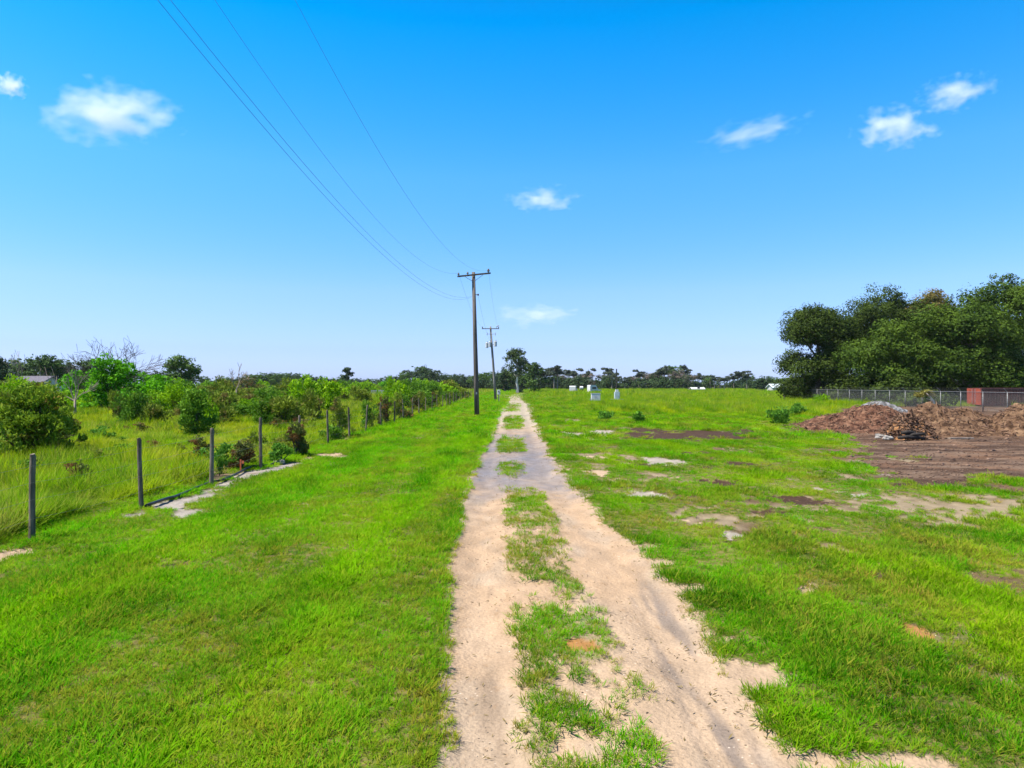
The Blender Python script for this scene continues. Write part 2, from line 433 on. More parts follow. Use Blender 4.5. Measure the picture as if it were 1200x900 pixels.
def ground_mat():
    m = bpy.data.materials.new('ground_soil_and_turf')
    nt, N, L = nodes_of(m)
    out = N.new('ShaderNodeOutputMaterial'); b = N.new('ShaderNodeBsdfPrincipled')
    geo = N.new('ShaderNodeNewGeometry')

    def attr(n):
        a = N.new('ShaderNodeAttribute'); a.attribute_name = n; return a

    def noise(scale, det=5, sx=(1, 1, 1), off=(0, 0, 0)):
        mp = N.new('ShaderNodeMapping'); mp.inputs['Scale'].default_value = sx; mp.inputs['Location'].default_value = off
        L.new(geo.outputs['Position'], mp.inputs['Vector'])
        n = N.new('ShaderNodeTexNoise'); n.inputs['Scale'].default_value = scale; n.inputs['Detail'].default_value = det
        L.new(mp.outputs[0], n.inputs['Vector']); return n.outputs['Fac']

    def mr(v, a_, b_, c_=0.0, d_=1.0):
        r = N.new('ShaderNodeMapRange'); L.new(v, r.inputs['Value'])
        for k, q in zip(('From Min', 'From Max', 'To Min', 'To Max'), (a_, b_, c_, d_)): r.inputs[k].default_value = q
        return r.outputs[0]

    def mix(f, a_, b_, mode='MIX'):
        mc = N.new('ShaderNodeMix'); mc.data_type = 'RGBA'; mc.blend_type = mode
        if isinstance(f, float): mc.inputs['Factor'].default_value = f
        else: L.new(f, mc.inputs['Factor'])
        for s, v in (('A', a_), ('B', b_)):
            if isinstance(v, tuple): mc.inputs[s].default_value = (*v, 1)
            else: L.new(v, mc.inputs[s])
        return mc.outputs['Result']
    soilc = attr('soil').outputs['Color']
    # grains, pebbles, scraps on soil
    g1 = mr(noise(38, 6), .3, .7, .88, 1.10)
    cx = N.new('ShaderNodeCombineXYZ')
    for k in range(3): L.new(g1, cx.inputs[k])
    s1 = mix(1.0, soilc, cx.outputs[0], 'MULTIPLY')
    g2 = mr(noise(3.2, 6, (1, .6, 1)), .32, .68, .84, 1.14)
    cx = N.new('ShaderNodeCombineXYZ')
    for k in range(3): L.new(g2, cx.inputs[k])
    s1 = mix(1.0, s1, cx.outputs[0], 'MULTIPLY')
    s1 = mix(mr(noise(11, 4, (1, .5, 1), (4, 4, 0)), .62, .70, 0, .35), s1, (.20, .12, .06))
    vo = N.new('ShaderNodeTexVoronoi'); vo.inputs['Scale'].default_value = 16
    L.new(geo.outputs['Position'], vo.inputs['Vector'])
    peb = mr(vo.outputs['Distance'], .10, .16, .55, 0)
    pm = N.new('ShaderNodeMath'); pm.operation = 'MULTIPLY'; L.new(peb, pm.inputs[0])
    L.new(mr(noise(1.7, 3, off=(8, 0, 0)), .5, .62), pm.inputs[1])
    s1 = mix(pm.outputs[0], s1, (.62, .52, .42))
    # turf colour
    t = mix(mr(noise(.9, 4, (1, .55, 1), (3, 1, 0)), .36, .60), (.035, .060, .004), (.070, .100, .006))
    t = mix(mr(noise(.55, 4, (1.3, .35, 1), (9, 4, 0)), .46, .66, 0, .85), t, (.105, .150, .006))
    t = mix(mr(noise(22, 6), .45, .70, 0, .55), t, (.025, .04, .008))
    t = mix(mr(noise(9, 6, off=(2, 2, 2)), .42, .60, 0, .85), t, (.15, .115, .045))
    # edge: fine noise breaks the border
    ba = attr('bare').outputs['Fac']
    ad = N.new('ShaderNodeMath'); ad.operation = 'MULTIPLY_ADD'; ad.inputs[1].default_value = .55
    L.new(noise(17, 6), ad.inputs[0]); L.new(ba, ad.inputs[2])
    f = mr(ad.outputs[0], .50, .72)
    c = mix(f, t, s1)
    L.new(c, b.inputs['Base Color'])
    dm = attr('damp').outputs['Fac']
    ro = N.new('ShaderNodeMath'); ro.operation = 'MULTIPLY_ADD'; ro.inputs[1].default_value = -.50; ro.inputs[2].default_value = .93
    dn = N.new('ShaderNodeMath'); dn.operation = 'MULTIPLY'; L.new(dm, dn.inputs[0]); L.new(mr(noise(1.4, 3, (1, .5, 1)), .35, .6, .35, 1), dn.inputs[1])
    L.new(dn.outputs[0], ro.inputs[0]); L.new(ro.outputs[0], b.inputs['Roughness'])
    b.inputs['Specular IOR Level'].default_value = .10
    bp = N.new('ShaderNodeBump'); bp.inputs['Strength'].default_value = .7; bp.inputs['Distance'].default_value = .03
    hh = N.new('ShaderNodeMath'); hh.operation = 'ADD'; L.new(noise(24, 6), hh.inputs[0]); L.new(noise(5, 5, (1, .6, 1)), hh.inputs[1])
    L.new(hh.outputs[0], bp.inputs['Height']); L.new(bp.outputs[0], b.inputs['Normal'])
    L.new(b.outputs[0], out.inputs[0])
    return m


g = link('ground', me, None, [ground_mat()])
tag(g, kind='structure')

# ------------------------------------------------------------------ grass
def tuft_mesh(name, nb, radius, length, width, lean, seed, segs=2, mat=None, droop=.5):
    r = np.random.default_rng(seed)
    V = []; Q = []; T = []
    for i in range(nb):
        a = r.uniform(0, 2 * math.pi); d = radius * math.sqrt(r.uniform())
        bx, by = d * math.cos(a), d * math.sin(a)
        L_ = length * r.uniform(.45, 1.15); w = width * r.uniform(.7, 1.25)
        az = a + r.normal(0, .9); ln = lean * r.uniform(.2, 1.3)
        dx, dy = math.cos(az), math.sin(az)
        px, py = -dy, dx
        tw = r.uniform(-.8, .8)
        k0 = len(V)
        for s in range(segs):
            t = s / segs
            hz = L_ * t * (1 - .28 * droop * t) * math.cos(ln * .7); off = L_ * (math.sin(ln) * t + droop * .55 * t * t * math.sin(ln))
            wx = w * (1 - .45 * t) * .5
            cx, cy = bx + dx * off, by + dy * off
            qx, qy = px * math.cos(tw) + dx * math.sin(tw), py * math.cos(tw) + dy * math.sin(tw)
            V.append((cx - qx * wx, cy - qy * wx, hz - .01)); V.append((cx + qx * wx, cy + qy * wx, hz - .01))
        t = 1
        hz = L_ * (1 - .28 * droop) * math.cos(ln * .7) - L_ * droop * .25 * math.sin(ln); off = L_ * (math.sin(ln) + droop * .55 * math.sin(ln))
        V.append((bx + dx * off, by + dy * off, hz))
        for s in range(segs - 1):
            q = k0 + 2 * s; Q.append((q, q + 1, q + 3, q + 2))
        q = k0 + 2 * (segs - 1); T.append((q, q + 1, q + 2))
    me = np_mesh(name, np.array(V), [np.array(Q), np.array(T)] if Q else np.array(T), smooth=False)
    me.materials.append(mat)
    return bpy.data.objects.new(name, me)


def scatter_group(name, coll):
    ng = bpy.data.node_groups.new(name, 'GeometryNodeTree')
    ng.interface.new_socket('Geometry', in_out='INPUT', socket_type='NodeSocketGeometry')
    ng.interface.new_socket('Geometry', in_out='OUTPUT', socket_type='NodeSocketGeometry')
    N, L = ng.nodes, ng.links
    i = N.new('NodeGroupInput'); o = N.new('NodeGroupOutput')
    m2p = N.new('GeometryNodeMeshToPoints')
    iop = N.new('GeometryNodeInstanceOnPoints')
    ci = N.new('GeometryNodeCollectionInfo'); ci.inputs['Collection'].default_value = coll
    ci.inputs['Separate Children'].default_value = True; ci.inputs['Reset Children'].default_value = True

    def na(n, t):
        a = N.new('GeometryNodeInputNamedAttribute'); a.data_type = t; a.inputs['Name'].default_value = n
        return a.outputs['Attribute']
    L.new(i.outputs[0], m2p.inputs['Mesh']); L.new(m2p.outputs[0], iop.inputs['Points'])
    L.new(ci.outputs[0], iop.inputs['Instance']); iop.inputs['Pick Instance'].default_value = True
    L.new(na('idx', 'INT'), iop.inputs['Instance Index'])
    L.new(na('rot', 'FLOAT_VECTOR'), iop.inputs['Rotation']); L.new(na('scl', 'FLOAT_VECTOR'), iop.inputs['Scale'])
    L.new(iop.outputs[0], o.inputs[0])
    return ng


def scatter(name, label, cat, P, scl, idx, tint, tufts, tilt=.18):
    coll = bpy.data.collections.new(name + '_tufts')
    for t in tufts: coll.objects.link(t)
    n = len(P)
    me = bpy.data.meshes.new(name)
    me.vertices.add(n); me.vertices.foreach_set('co', P.astype(np.float32).ravel())
    rot = np.stack([rng.normal(0, tilt, n), rng.normal(0, tilt, n), rng.uniform(0, 6.283, n)], -1)
    for nm, ty, arr, key in (('idx', 'INT', idx.astype(np.int32), 'value'), ('rot', 'FLOAT_VECTOR', rot.astype(np.float32).ravel(), 'vector'),
                             ('scl', 'FLOAT_VECTOR', scl.astype(np.float32).ravel(), 'vector'), ('tint', 'FLOAT', tint.astype(np.float32), 'value')):
        a = me.attributes.new(nm, ty, 'POINT'); a.data.foreach_set(key, arr)
    o = link(name, me)
    md = o.modifiers.new('scatter', 'NODES'); md.node_group = scatter_group(name, coll)
    tag(o, label, cat, kind='stuff')
    print(name, n)
    return o


def cone_points(d0, d1, dens, xa=-1e9, xb=1e9, wide=.88):
    """random ground points between depths d0 and d1, over the width any near camera could see"""
    hw = lambda d: wide * d + 2.5
    A = 2 * hw(d1) * (d1 - d0); n = int(A * dens)
    x = rng.uniform(-hw(d1), hw(d1), n); y = rng.uniform(d0, d1, n)
    k = (np.abs(x) < hw(y)) & (x > xa) & (x < xb)
    return x[k], y[k]


M_lawn = grass_mat('verge_blades', (.040, .190, .001), (.100, .385, .001), (.225, .45, .001), (.33, .26, .03), .5)
M_right = grass_mat('right_blades', (.030, .150, .001), (.100, .365, .001), (.245, .43, .001), (.32, .24, .04), .5)
M_past = grass_mat('pasture_blades', (.050, .17, .002), (.18, .37, .002), (.38, .43, .003), (.38, .34, .08), .5)
M_field = grass_mat('field_blades', (.055, .20, .002), (.20, .41, .002), (.40, .46, .002), (.36, .35, .07), .5)


def height_field(x, y):
    """0 short turf .. 1 tall grass"""
    yy = np.clip(y, 1.5, 5000)
    left = sstep(-7.7, -8.3, x + (fbm(x, y * .6, 111, 3) - .5) * .8)
    edge = np.interp(np.clip(yy, 1, 400), [1, 40, 48, 60, 400], [60, 60, 26, 7, 3])
    right = sstep(0, 5, x - edge + (fbm(x * .2, y * .2, 113, 3) - .5) * 8) * sstep(44, 58, yy + (fbm(x * .15, y * .15, 117, 3) - .5) * 18)
    right = right + sstep(26, 34, x) * sstep(43, 48, yy) * 0
    return left, np.clip(right, 0, 1)


def build_cover():
    P = {'lawn': [], 'right': [], 'past': [], 'field': []}
    bands = [(2.6, 8.5, 210, 0), (8.5, 15, 105, 0), (15, 30, 44, 1), (30, 60, 13, 2), (60, 120, 3.6, 3), (120, 330, .55, 4)]
    for (d0, d1, dens, lod) in bands:
        dens = dens * (1.75 if d1 < 31 else 1.3)
        x, y = cone_points(d0, d1, dens)
        bare, soil, dm = plan(x, y)
        L_, R_ = height_field(x, y)
        clump = fbm(x * 1.4, y * 1.1, 131, 4)
        fine = rng.uniform(0, 1, len(x))
        keep = rng.uniform(0, 1, len(x)) > sstep(.25, .78, bare)
        # thinner on the right, tufty
        e = np.interp(np.log(np.clip(y, 1.5, 5000)), _rl, _rx[:, 1])
        rightside = (x > e)
        keep &= ~(rightside & (rng.uniform(0, 1, len(x)) > sstep(.22, .50, clump) * .5 + .55))
        keep &= ~((L_ > .5) & (y > 15) & (rng.uniform(0, 1, len(x)) > .75))
        sz = rng.uniform(.70, 1.15, len(x)) * (0.78 + .36 * sstep(.3, .7, clump)) * (1 - .5 * np.clip(bare, 0, 1))
        e0 = np.interp(np.log(np.clip(y, 1.5, 5000)), _rl, _rx[:, 0]); e3 = np.interp(np.log(np.clip(y, 1.5, 5000)), _rl, _rx[:, 3])
        instrip = (x > e0) & (x < e3)
        sz = np.where(instrip, sz * .80, sz); sz = np.where(rightside & ~instrip, sz * (.62 + .55 * sstep(.32, .62, fbm(x * .8, y * .6, 141, 4))), sz)
        # wheel-pressed streak along the verge
        streak = sstep(.55, .1, np.abs(x + 3.9 + (fbm(y * .12, y * 0, 135, 2) - .5) * 1.2)) * (x < 0) * (y < 60)
        sz = sz * (1 - .30 * streak)
        tint = np.clip(rng.uniform(-.5, .45, len(x)) + bare * .9 + instrip * .18 + streak * .12 + sstep(.58, .72, fbm(x * .8, y * .6, 137, 3)) * .25, 0, 1)
        # faint mowing lines along the verge, rougher ground on the right
        lines = fbm(x * 1.5, y * .05, 151, 3)
        left_v = ~rightside & (L_ < .5)
        sz = np.where(left_v, sz * (.80 + .32 * sstep(.38, .62, lines)), sz)
        tint = np.where(left_v, np.clip(tint + .34 * sstep(.55, .40, lines) * rng.uniform(0, 1, len(x)), 0, 1), tint)
        sz = np.where(rightside & (y < 30), sz * .85, sz)
        z = gheight(x, y, bare)
        kind = np.where(L_ > .5, 2, np.where(R_ > .35, 3, np.where(rightside, 1, 0)))
        for k, nm in enumerate(('lawn', 'right', 'past', 'field')):
            s = keep & (kind == k)
            if not s.any(): continue
            q = sz[s]
            hz = q * rng.uniform(.8, 1.3, s.sum())
            if k == 3: hz = hz * (.55 + .75 * R_[s])
            if k == 2:
                rg = fbm(x[s] * .55, y[s] * .45, 161, 4); hz = hz * (.45 + 1.25 * sstep(.35, .66, rg)); q = q * (.8 + .4 * sstep(.35, .66, rg))
            tn = tint[s]
            if k == 3: tn = np.clip(tn + .4 * sstep(.52, .68, fbm(x[s] * .25, y[s] * .16, 165, 4)) * rng.uniform(0, 1, s.sum()), 0, 1)
            if k == 1: tn = np.clip(tn + .5 * sstep(.50, .66, fbm(x[s] * .9, y[s] * .5, 167, 4)) * rng.uniform(0, 1, s.sum()), 0, 1)
            if k == 2: tn = np.clip(tn + .55 * sstep(.56, .70, fbm(x[s] * .7, y[s] * .6, 163, 4)) * rng.uniform(0, 1, s.sum()), 0, 1)
            P[nm].append((np.stack([x[s], y[s], z[s]], -1), np.stack([q, q, hz], -1), np.full(s.sum(), lod), tn))
    return {k: [np.concatenate(c) for c in zip(*v)] for k, v in P.items()}


cover = build_cover()


def tufts_short(pref, mat, tall=1.0):
    T = []
    # each level of detail has two variants, picked by idx = lod*2 + variant
    spec = [(22, .085, .100, .0085, .95, 3), (30, .16, .125, .0135, 1.0, 2), (40, .32, .17, .022, .9, 2), (44, .62, .19, .042, .85, 1), (44, 1.4, .25, .10, .8, 1)]
    if tall > 1:
        spec = [(24, .10, .34, .007, .75, 3), (28, .17, .38, .011, .7, 3), (34, .34, .42, .020, .65, 2), (44, .62, .48, .038, .6, 1), (54, 1.4, .55, .085, .55, 1)]
    for i, (nb, ra, le, wi, lean, sg) in enumerate(spec):
        for v in range(2):
            T.append(tuft_mesh('%s_%s%s' % (pref, 'abcde'[i], 'xy'[v]), nb, ra, le, wi * (1 if v == 0 else 1.25), lean * (1 if v == 0 else 1.25), 11 * i + v, sg, mat))
    return T


TIN = {'lawn': (M_lawn, 1.0, 'short bright green grass on the verge left of the dirt track'),
       'right': (M_right, 1.0, 'patchy green grass right of the dirt track and along its centre'),
       'past': (M_past, 2.0, 'tall yellow-green pasture grass beyond the wooden post fence'),
       'field': (M_field, 2.0, 'tall bright yellow-green grass of the far open field')}
for k, (mt, tl, lb) in TIN.items():
    Pp, S, I, Ti = cover[k]
    I = I * 2 + rng.integers(0, 2, len(I))
    scatter({'lawn': 'verge_grass', 'right': 'trackside_grass', 'past': 'pasture_grass', 'field': 'field_grass'}[k], lb, 'grass', Pp, S, I, Ti, tufts_short(k, mt, tl))

# ------------------------------------------------------------------ foliage generators
def unit(v): return v / (np.linalg.norm(v, axis=-1, keepdims=True) + 1e-9)


def leaves(C, Nn, size, aspect, r, axis_bias=None):
    """quads (rhombus) at C with normals Nn; returns V, F"""
    n = len(C)
    a = r.normal(0, 1, (n, 3))
    if axis_bias is not None: a = a * .55 + axis_bias
    a = unit(a - (a * Nn).sum(-1, keepdims=True) * Nn)
    b = np.cross(Nn, a)
    s = (size * r.uniform(.6, 1.35, n))[:, None]
    V = np.stack([C - a * s * .5, C + b * s * .5 / aspect, C + a * s * .5, C - b * s * .5 / aspect], 1).reshape(-1, 3)
    Fq = np.arange(n * 4).reshape(-1, 4)
    return V, Fq


def crown_mesh(name, lobes, sub_r, nsub, nleaf, size, seed, aspect=1.5, axis_up=None, up=.35, rnd=.7, low=-.55, fill=.0):
    """lobes: list of (x,y,z,rx,ry,rz); leaves sit in small clumps spread through each lobe"""
    r = np.random.default_rng(seed)
    vol = np.array([l[3] * l[5] + l[4] * l[5] + l[3] * l[4] for l in lobes]); vol = vol / vol.sum()
    Cs = []; Ns = []; Ax = []
    for l, w in zip(lobes, vol):
        k = max(3, int(nsub * w))
        d = unit(r.normal(0, 1, (k * 2, 3))); d = d[d[:, 2] > low][:k]; k = len(d)
        rad = r.uniform(.50, 1.12, k)
        c = np.array(l[:3]) + d * rad[:, None] * np.array(l[3:6])
        srr = sub_r * r.uniform(.55, 1.35, k)
        m = nleaf
        dd = unit(r.normal(0, 1, (k, m, 3))); rr = r.uniform(.25, 1, (k, m)) ** .6
        sc_ = np.array([1, 1, .7])
        p = c[:, None, :] + dd * (rr * srr[:, None])[..., None] * sc_
        nn = dd * .8 + d[:, None, :] * .45 + r.normal(0, rnd, (k, m, 3)) * .6 + np.array([0, 0, up])
        Cs.append(p.reshape(-1, 3)); Ns.append(unit(nn).reshape(-1, 3))
        if axis_up is not None:
            Ax.append((dd * .6 + d[:, None, :] * .6 + np.array([0, 0, axis_up])).reshape(-1, 3))
    C = np.concatenate(Cs); Nn = np.concatenate(Ns)
    ab = unit(np.concatenate(Ax)) if axis_up is not None else None
    if ab is not None:
        Nn = unit(Nn - (Nn * ab).sum(-1, keepdims=True) * ab * .8)
    C[:, 2] = np.maximum(C[:, 2], .03)
    Vv, Ff = leaves(C, Nn, size, aspect, r, ab)
    return np_mesh(name, Vv, Ff)


def branch_rec(mb, p, d, length, rad, depth, r, spread=.6, up=.12, n=6, minr=.006, curve=.25, kids=(2, 4)):
    pts = [Vector(p)]; dirv = Vector(d).normalized(); rr = [rad]
    seg = 4
    for i in range(seg):
        dirv = (dirv + Vector((r.normal(0, curve), r.normal(0, curve), r.normal(0, curve * .6) + up)) * .45).normalized()
        pts.append(pts[-1] + dirv * length / seg); rr.append(max(minr, rad * (1 - .55 * (i + 1) / seg)))
    mb.tube(pts, rr, n, cap=False)
    if depth > 0:
        for k in range(int(r.integers(kids[0], kids[1] + 1))):
            t = int(r.integers(2, seg + 1))
            a = unit(r.normal(0, 1, 3)); nd = (dirv + Vector(a) * spread * 1.3).normalized()
            branch_rec(mb, pts[t], nd, length * r.uniform(.55, .8), rr[t] * .72, depth - 1, r, spread, up, max(3, n - 1), minr, curve, kids)


M_bark = simple_mat('grey_bark', (.10, .085, .07), (.22, .19, .16), 5, bump=.6, stretch=(1, 1, .25))
M_palebark = simple_mat('pale_bark', (.42, .38, .32), (.62, .57, .50), 3, bump=.4, stretch=(1, 1, .3))
M_deadwood = simple_mat('dead_wood', (.17, .13, .10), (.32, .26, .20), 6, bump=.4)
M_twig = simple_mat('dark_twigs', (.035, .026, .022), (.08, .06, .05), 6, bump=.3)


def tree(name, label, cat, X, Y, lobes, leafmat, barkmat, trunk_r, sub_r, nsub, nleaf, size, seed, group=None, aspect=1.5, axis_up=None, trunk_top=None, lean=(0, 0), limbs=True, low=-.55, stems=1):
    root = empty(name, (X, Y, 0), label, cat, group)
    r = np.random.default_rng(seed + 99)
    mb = MB()
    top = max(l[2] for l in lobes); tt = trunk_top or top * .8
    for s in range(stems):
        ox, oy = (r.normal(0, .25 * tt * .3), r.normal(0, .2)) if stems > 1 else (0, 0)
        pts = []; rr = []
        for i in range(7):
            t = i / 6
            pts.append((lean[0] * t + ox * t + r.normal(0, .012 * tt), lean[1] * t + oy * t + r.normal(0, .012 * tt), -.1 + (tt + .1) * t)); rr.append(trunk_r * (1.25 if i == 0 else 1) * (1 - .68 * t))
        pts[0] = (0, 0, -.1)
        mb.tube(pts, rr, 9)
        if limbs:
            for l in lobes:
                k = int(np.clip(round(6 * (l[2] - l[5] * .6) / tt * .8), 1, 5))
                a = Vector(pts[k]); b = Vector(l[:3])
                mid = (a + b) / 2 + Vector((0, 0, -.06 * (b - a).length)) + Vector(r.normal(0, .05 * (b - a).length, 3))
                mb.tube([a, a.lerp(mid, .5), mid, b], [rr[k] * .6, rr[k] * .5, rr[k] * .38, rr[k] * .15], 6)
                for q in range(2):
                    d = unit(r.normal(0, 1, 3) + np.array([0, 0, .5]))
                    e_ = b + Vector(d * np.array(l[3:6]) * .8)
                    mb.tube([mid, (mid + e_) / 2 + Vector((0, 0, .1)), e_], [rr[k] * .3, rr[k] * .2, rr[k] * .06], 5)
    mb.build('trunk', barkmat, root, smooth=True)
    me = crown_mesh('crown', lobes, sub_r, nsub, nleaf, size, seed, aspect, axis_up, low=low)
    link('crown', me, root, [leafmat])
    return root


# leaf colours
LM_oak = leaf_mat('oak_leaves', (.011, .026, .004), (.070, .105, .012), wscale=.22, transl=.22)
LM_oak2 = leaf_mat('oak_leaves_light', (.013, .036, .004), (.085, .140, .012), wscale=.25, transl=.25)
LM_rust = leaf_mat('rusty_leaves', (0.060, 0.066, 0.018), (0.204, 0.144, 0.036), wscale=.3, transl=.2)
LM_far = leaf_mat('far_dark_leaves', (.012, .030, .012), (.050, .085, .026), wscale=.12, transl=.15)
LM_far2 = leaf_mat('far_green_leaves', (.022, .055, .012), (.085, .150, .025), wscale=.12, transl=.15)
LM_brown = leaf_mat('brown_twiggy_leaves', (.070, .058, .048), (.19, .15, .115), odd=(.03, .06, .025), odd_amt=.8, odd_scale=.2, odd_lo=.5, wscale=.15, transl=.1)
LM_pine = leaf_mat('pine_needles', (.022, .036, .024), (.070, .088, .052), wscale=.15, transl=.1)
LM_myrtle = leaf_mat('myrtle_leaves', (.060, .120, .008), (.230, .340, .020), odd=(.21, .12, .025), odd_amt=.75, wscale=1.6, transl=.3, odd_scale=1.3, odd_lo=.57)
LM_lush = leaf_mat('lush_leaves', (.035, .170, .004), (.150, .420, .006), wscale=.9, transl=.3)
LM_lime = leaf_mat('lime_leaves', (.095, .240, .004), (.280, .470, .006), wscale=.9, transl=.35)
LM_olive = leaf_mat('olive_leaves', (.075, .120, .012), (.230, .300, .025), odd=(.17, .10, .04), odd_amt=.7, wscale=1.0, transl=.25, odd_scale=1.0)
LM_dark = leaf_mat('dark_shrub_leaves', (.045, .125, .010), (.150, .290, .018), wscale=1.2, transl=.25)
LM_redd = leaf_mat('reddish_shrub_leaves', (0.054, 0.060, 0.018), (0.120, 0.156, 0.030), odd=(.20, .085, .03), odd_amt=.8, wscale=2, transl=.2, odd_scale=2.0, odd_lo=.48)
LM_weed = leaf_mat('weed_leaves', (0.042, 0.140, 0.014), (0.140, 0.308, 0.025), wscale=2, transl=.3)

# ------------------------------------------------------------------ big trees on the right
BT = [  # px centre, depth, top row, half width m, leaf mat, label, seed
    (958, 100, 357, 6.4, LM_oak, 'dark broad oak at the left end of the tree clump behind the chain-link fence', 1),
    (1034, 106, 335, 8.4, LM_oak, 'tall dark domed oak second from the left in the clump behind the chain-link fence', 2),
    (1046, 88, 376, 5.6, LM_oak2, 'lower rounded green tree in front of the tall dark domed oak', 3),
    (1094, 104, 342, 5.2, LM_rust, 'tree with rusty orange-brown leaves near the top of the clump', 4),
    (1138, 86, 356, 6.8, LM_oak2, 'wide mid-green tree just left of the red container', 5),
    (1182, 94, 319, 8.6, LM_oak2, 'tallest green tree at the right edge above the red container', 6),
    (1268, 90, 318, 8.2, LM_oak, 'dark tree leaving the frame on the far right', 7)]
for (px, d, ty, w, lm, lb, sd) in BT:
    X = XD(px, d); top = Z(ty, d)
    r = np.random.default_rng(sd)
    lobes = []
    ch = top * .55
    for i in range(24):
        a = r.uniform(0, 6.283); t = r.uniform(0, 1)
        zz = top * (.14 + .70 * t); env = w * math.sqrt(max(.08, 1 - ((zz / top - .42) / .60) ** 2))
        rr_ = env * math.sqrt(r.uniform(.05, 1)) * .78
        q = r.uniform(.22, .46) * w
        lobes.append((rr_ * math.cos(a), rr_ * math.sin(a) * .8, zz, q * 1.1, q, q * .72))
    lobes.append((r.normal(0, .3), 0, top - w * .33, w * .42, w * .4, w * .33))
    tree('oak_tree' if lm is not LM_rust else 'rusty_tree', lb, 'tree', X, d, lobes, lm, M_bark,   .42, 1.2, 1150, 62, .27, sd * 10, 'trees behind the chain-link fence', low=-.75)

# undergrowth behind the fence
r = np.random.default_rng(5)
lob = [(r.uniform(45, 80), r.uniform(80, 104), r.uniform(.6, 2.6), r.uniform(1.6, 3.0), 1.6, r.uniform(1.1, 2.0)) for _ in range(70)] + [(r.uniform(44.5, 50), r.uniform(62, 84), r.uniform(.3, .9), r.uniform(1.0, 2.0), 1.2, r.uniform(.6, 1.1)) for _ in range(34)]
lob = [l for l in lob if l[0] / l[1] < .635 or l[1] > 88]
me = crown_mesh('undergrowth', lob, .8, 2400, 30, .32, 55)
tag(link('undergrowth', me, None, [LM_oak]), 'dark undergrowth beneath the big trees behind the chain-link fence', 'undergrowth', kind='stuff')

# ------------------------------------------------------------------ far tree line
def far_proto(kind, seed):
    r = np.random.default_rng(seed)
    root = empty(kind, (0, 0, 0), 'x', 'tree')
    mb = MB()
    if kind == 'pine_tree':           # 10 m tall, open umbrella crown
        mb.tube([(0, 0, -.2), (.1, 0, 4), (-.05, .1, 9.3)], [.22, .17, .06], 6)
        lobes = []
        for i in range(5):
            a = r.uniform(0, 6.28); d = r.uniform(.3, 2.0); z = r.uniform(6.6, 9.4)
            lobes.append((d * math.cos(a), d * math.sin(a), z, r.uniform(.8, 1.4), 1.1, r.uniform(.45, .75)))
            mb.tube([(0, 0, z - 1.2), (d * math.cos(a), d * math.sin(a), z)], [.08, .03], 4)
        mb.build('trunk', M_bark, root)
        link('crown', crown_mesh('crown', lobes, .6, 90, 22, .42, seed), root, [LM_pine])
    elif kind == 'twiggy_tree':
        lobes = [(r.normal(0, 1.3), r.normal(0, 1), r.uniform(2, 7.6), r.uniform(1.2, 2.2), 1.6, r.uniform(1.1, 1.9)) for _ in range(9)]
        for l in lobes:
            mb.tube([(0, 0, 0), (l[0] * .4, l[1] * .4, l[2] * .5), (l[0], l[1], l[2] + l[5])], [.14, .10, .02], 4)
            for q in range(4):
                v = unit(r.normal(0, 1, 3) + np.array([0, 0, 1]))
                mb.tube([(l[0], l[1], l[2]), tuple(np.array(l[:3]) + v * 2.3)], [.05, .015], 3)
        mb.build('trunk', M_deadwood, root)
        link('crown', crown_mesh('crown', lobes, .7, 170, 15, .38, seed), root, [LM_brown])
    else:
        lobes = [(r.normal(0, 1.5), r.normal(0, 1.2), r.uniform(2.2, 8.0), r.uniform(1.4, 2.5), 1.8, r.uniform(1.1, 1.8)) for _ in range(10)]
        lobes.append((0, 0, 8.6, 2.1, 2, 1.4))
        mb.tube([(0, 0, -.2), (.1, 0, 3), (0, .1, 8)], [.3, .24, .08], 6)
        mb.build('trunk', M_bark, root)
        link('crown', crown_mesh('crown', lobes, .75, 130, 20, .42, seed, low=-.8), root, [LM_far if seed % 2 else LM_far2])
    return root


SKY = [(-140, 425), (0, 424), (15, 421), (60, 419), (100, 430), (150, 436), (200, 432), (242, 442), (255, 443), (270, 443), (290, 440), (310, 437), (340, 437), (355, 438), (372, 441), (385, 442), (398, 441), (420, 444), (440, 445), (455, 441), (470, 438), (482, 432),
       (495, 429), (510, 435), (525, 439), (540, 438), (555, 441), (565, 437), (580, 436), (600, 436), (640, 431), (650, 428), (662, 434), (676, 430), (690, 431), (696, 442), (702, 447), (707, 432), (712, 428), (722, 440), (733, 443),
       (742, 434), (755, 431), (765, 429), (780, 430), (790, 428), (806, 428), (812, 438), (822, 437), (835, 441), (850, 441), (862, 438), (870, 432), (878, 437), (886, 446), (893, 443), (905, 441), (918, 444), (940, 440), (1000, 440), (1340, 438)]
sx_, sy_ = zip(*SKY)
protos = {'pine_tree': [far_proto('pine_tree', s) for s in (21, 22, 23)], 'twiggy_tree': [far_proto('twiggy_tree', s) for s in (31, 32)], 'far_tree': [far_proto('far_tree', s) for s in (41, 42, 43, 44)]}
used = set()
LAB = {('pine_tree', 0): 'flat-topped dark pine in the far tree line left of the white-trunked tree',
       ('pine_tree', 1): 'flat-topped thin-trunked pine in the far tree line right of the white-trunked tree',
       ('twiggy_tree', 0): 'brownish twiggy tree in the far tree line left of the white-trunked tree',
       ('twiggy_tree', 1): 'grey-brown twiggy tree in the far tree line behind the open field',
       ('far_tree', 0): 'round dark green tree in the far tree line beyond the pasture',
       ('far_tree', 1): 'round dark green tree in the far tree line behind the open field'}
r = np.random.default_rng(77)
px = -130.0
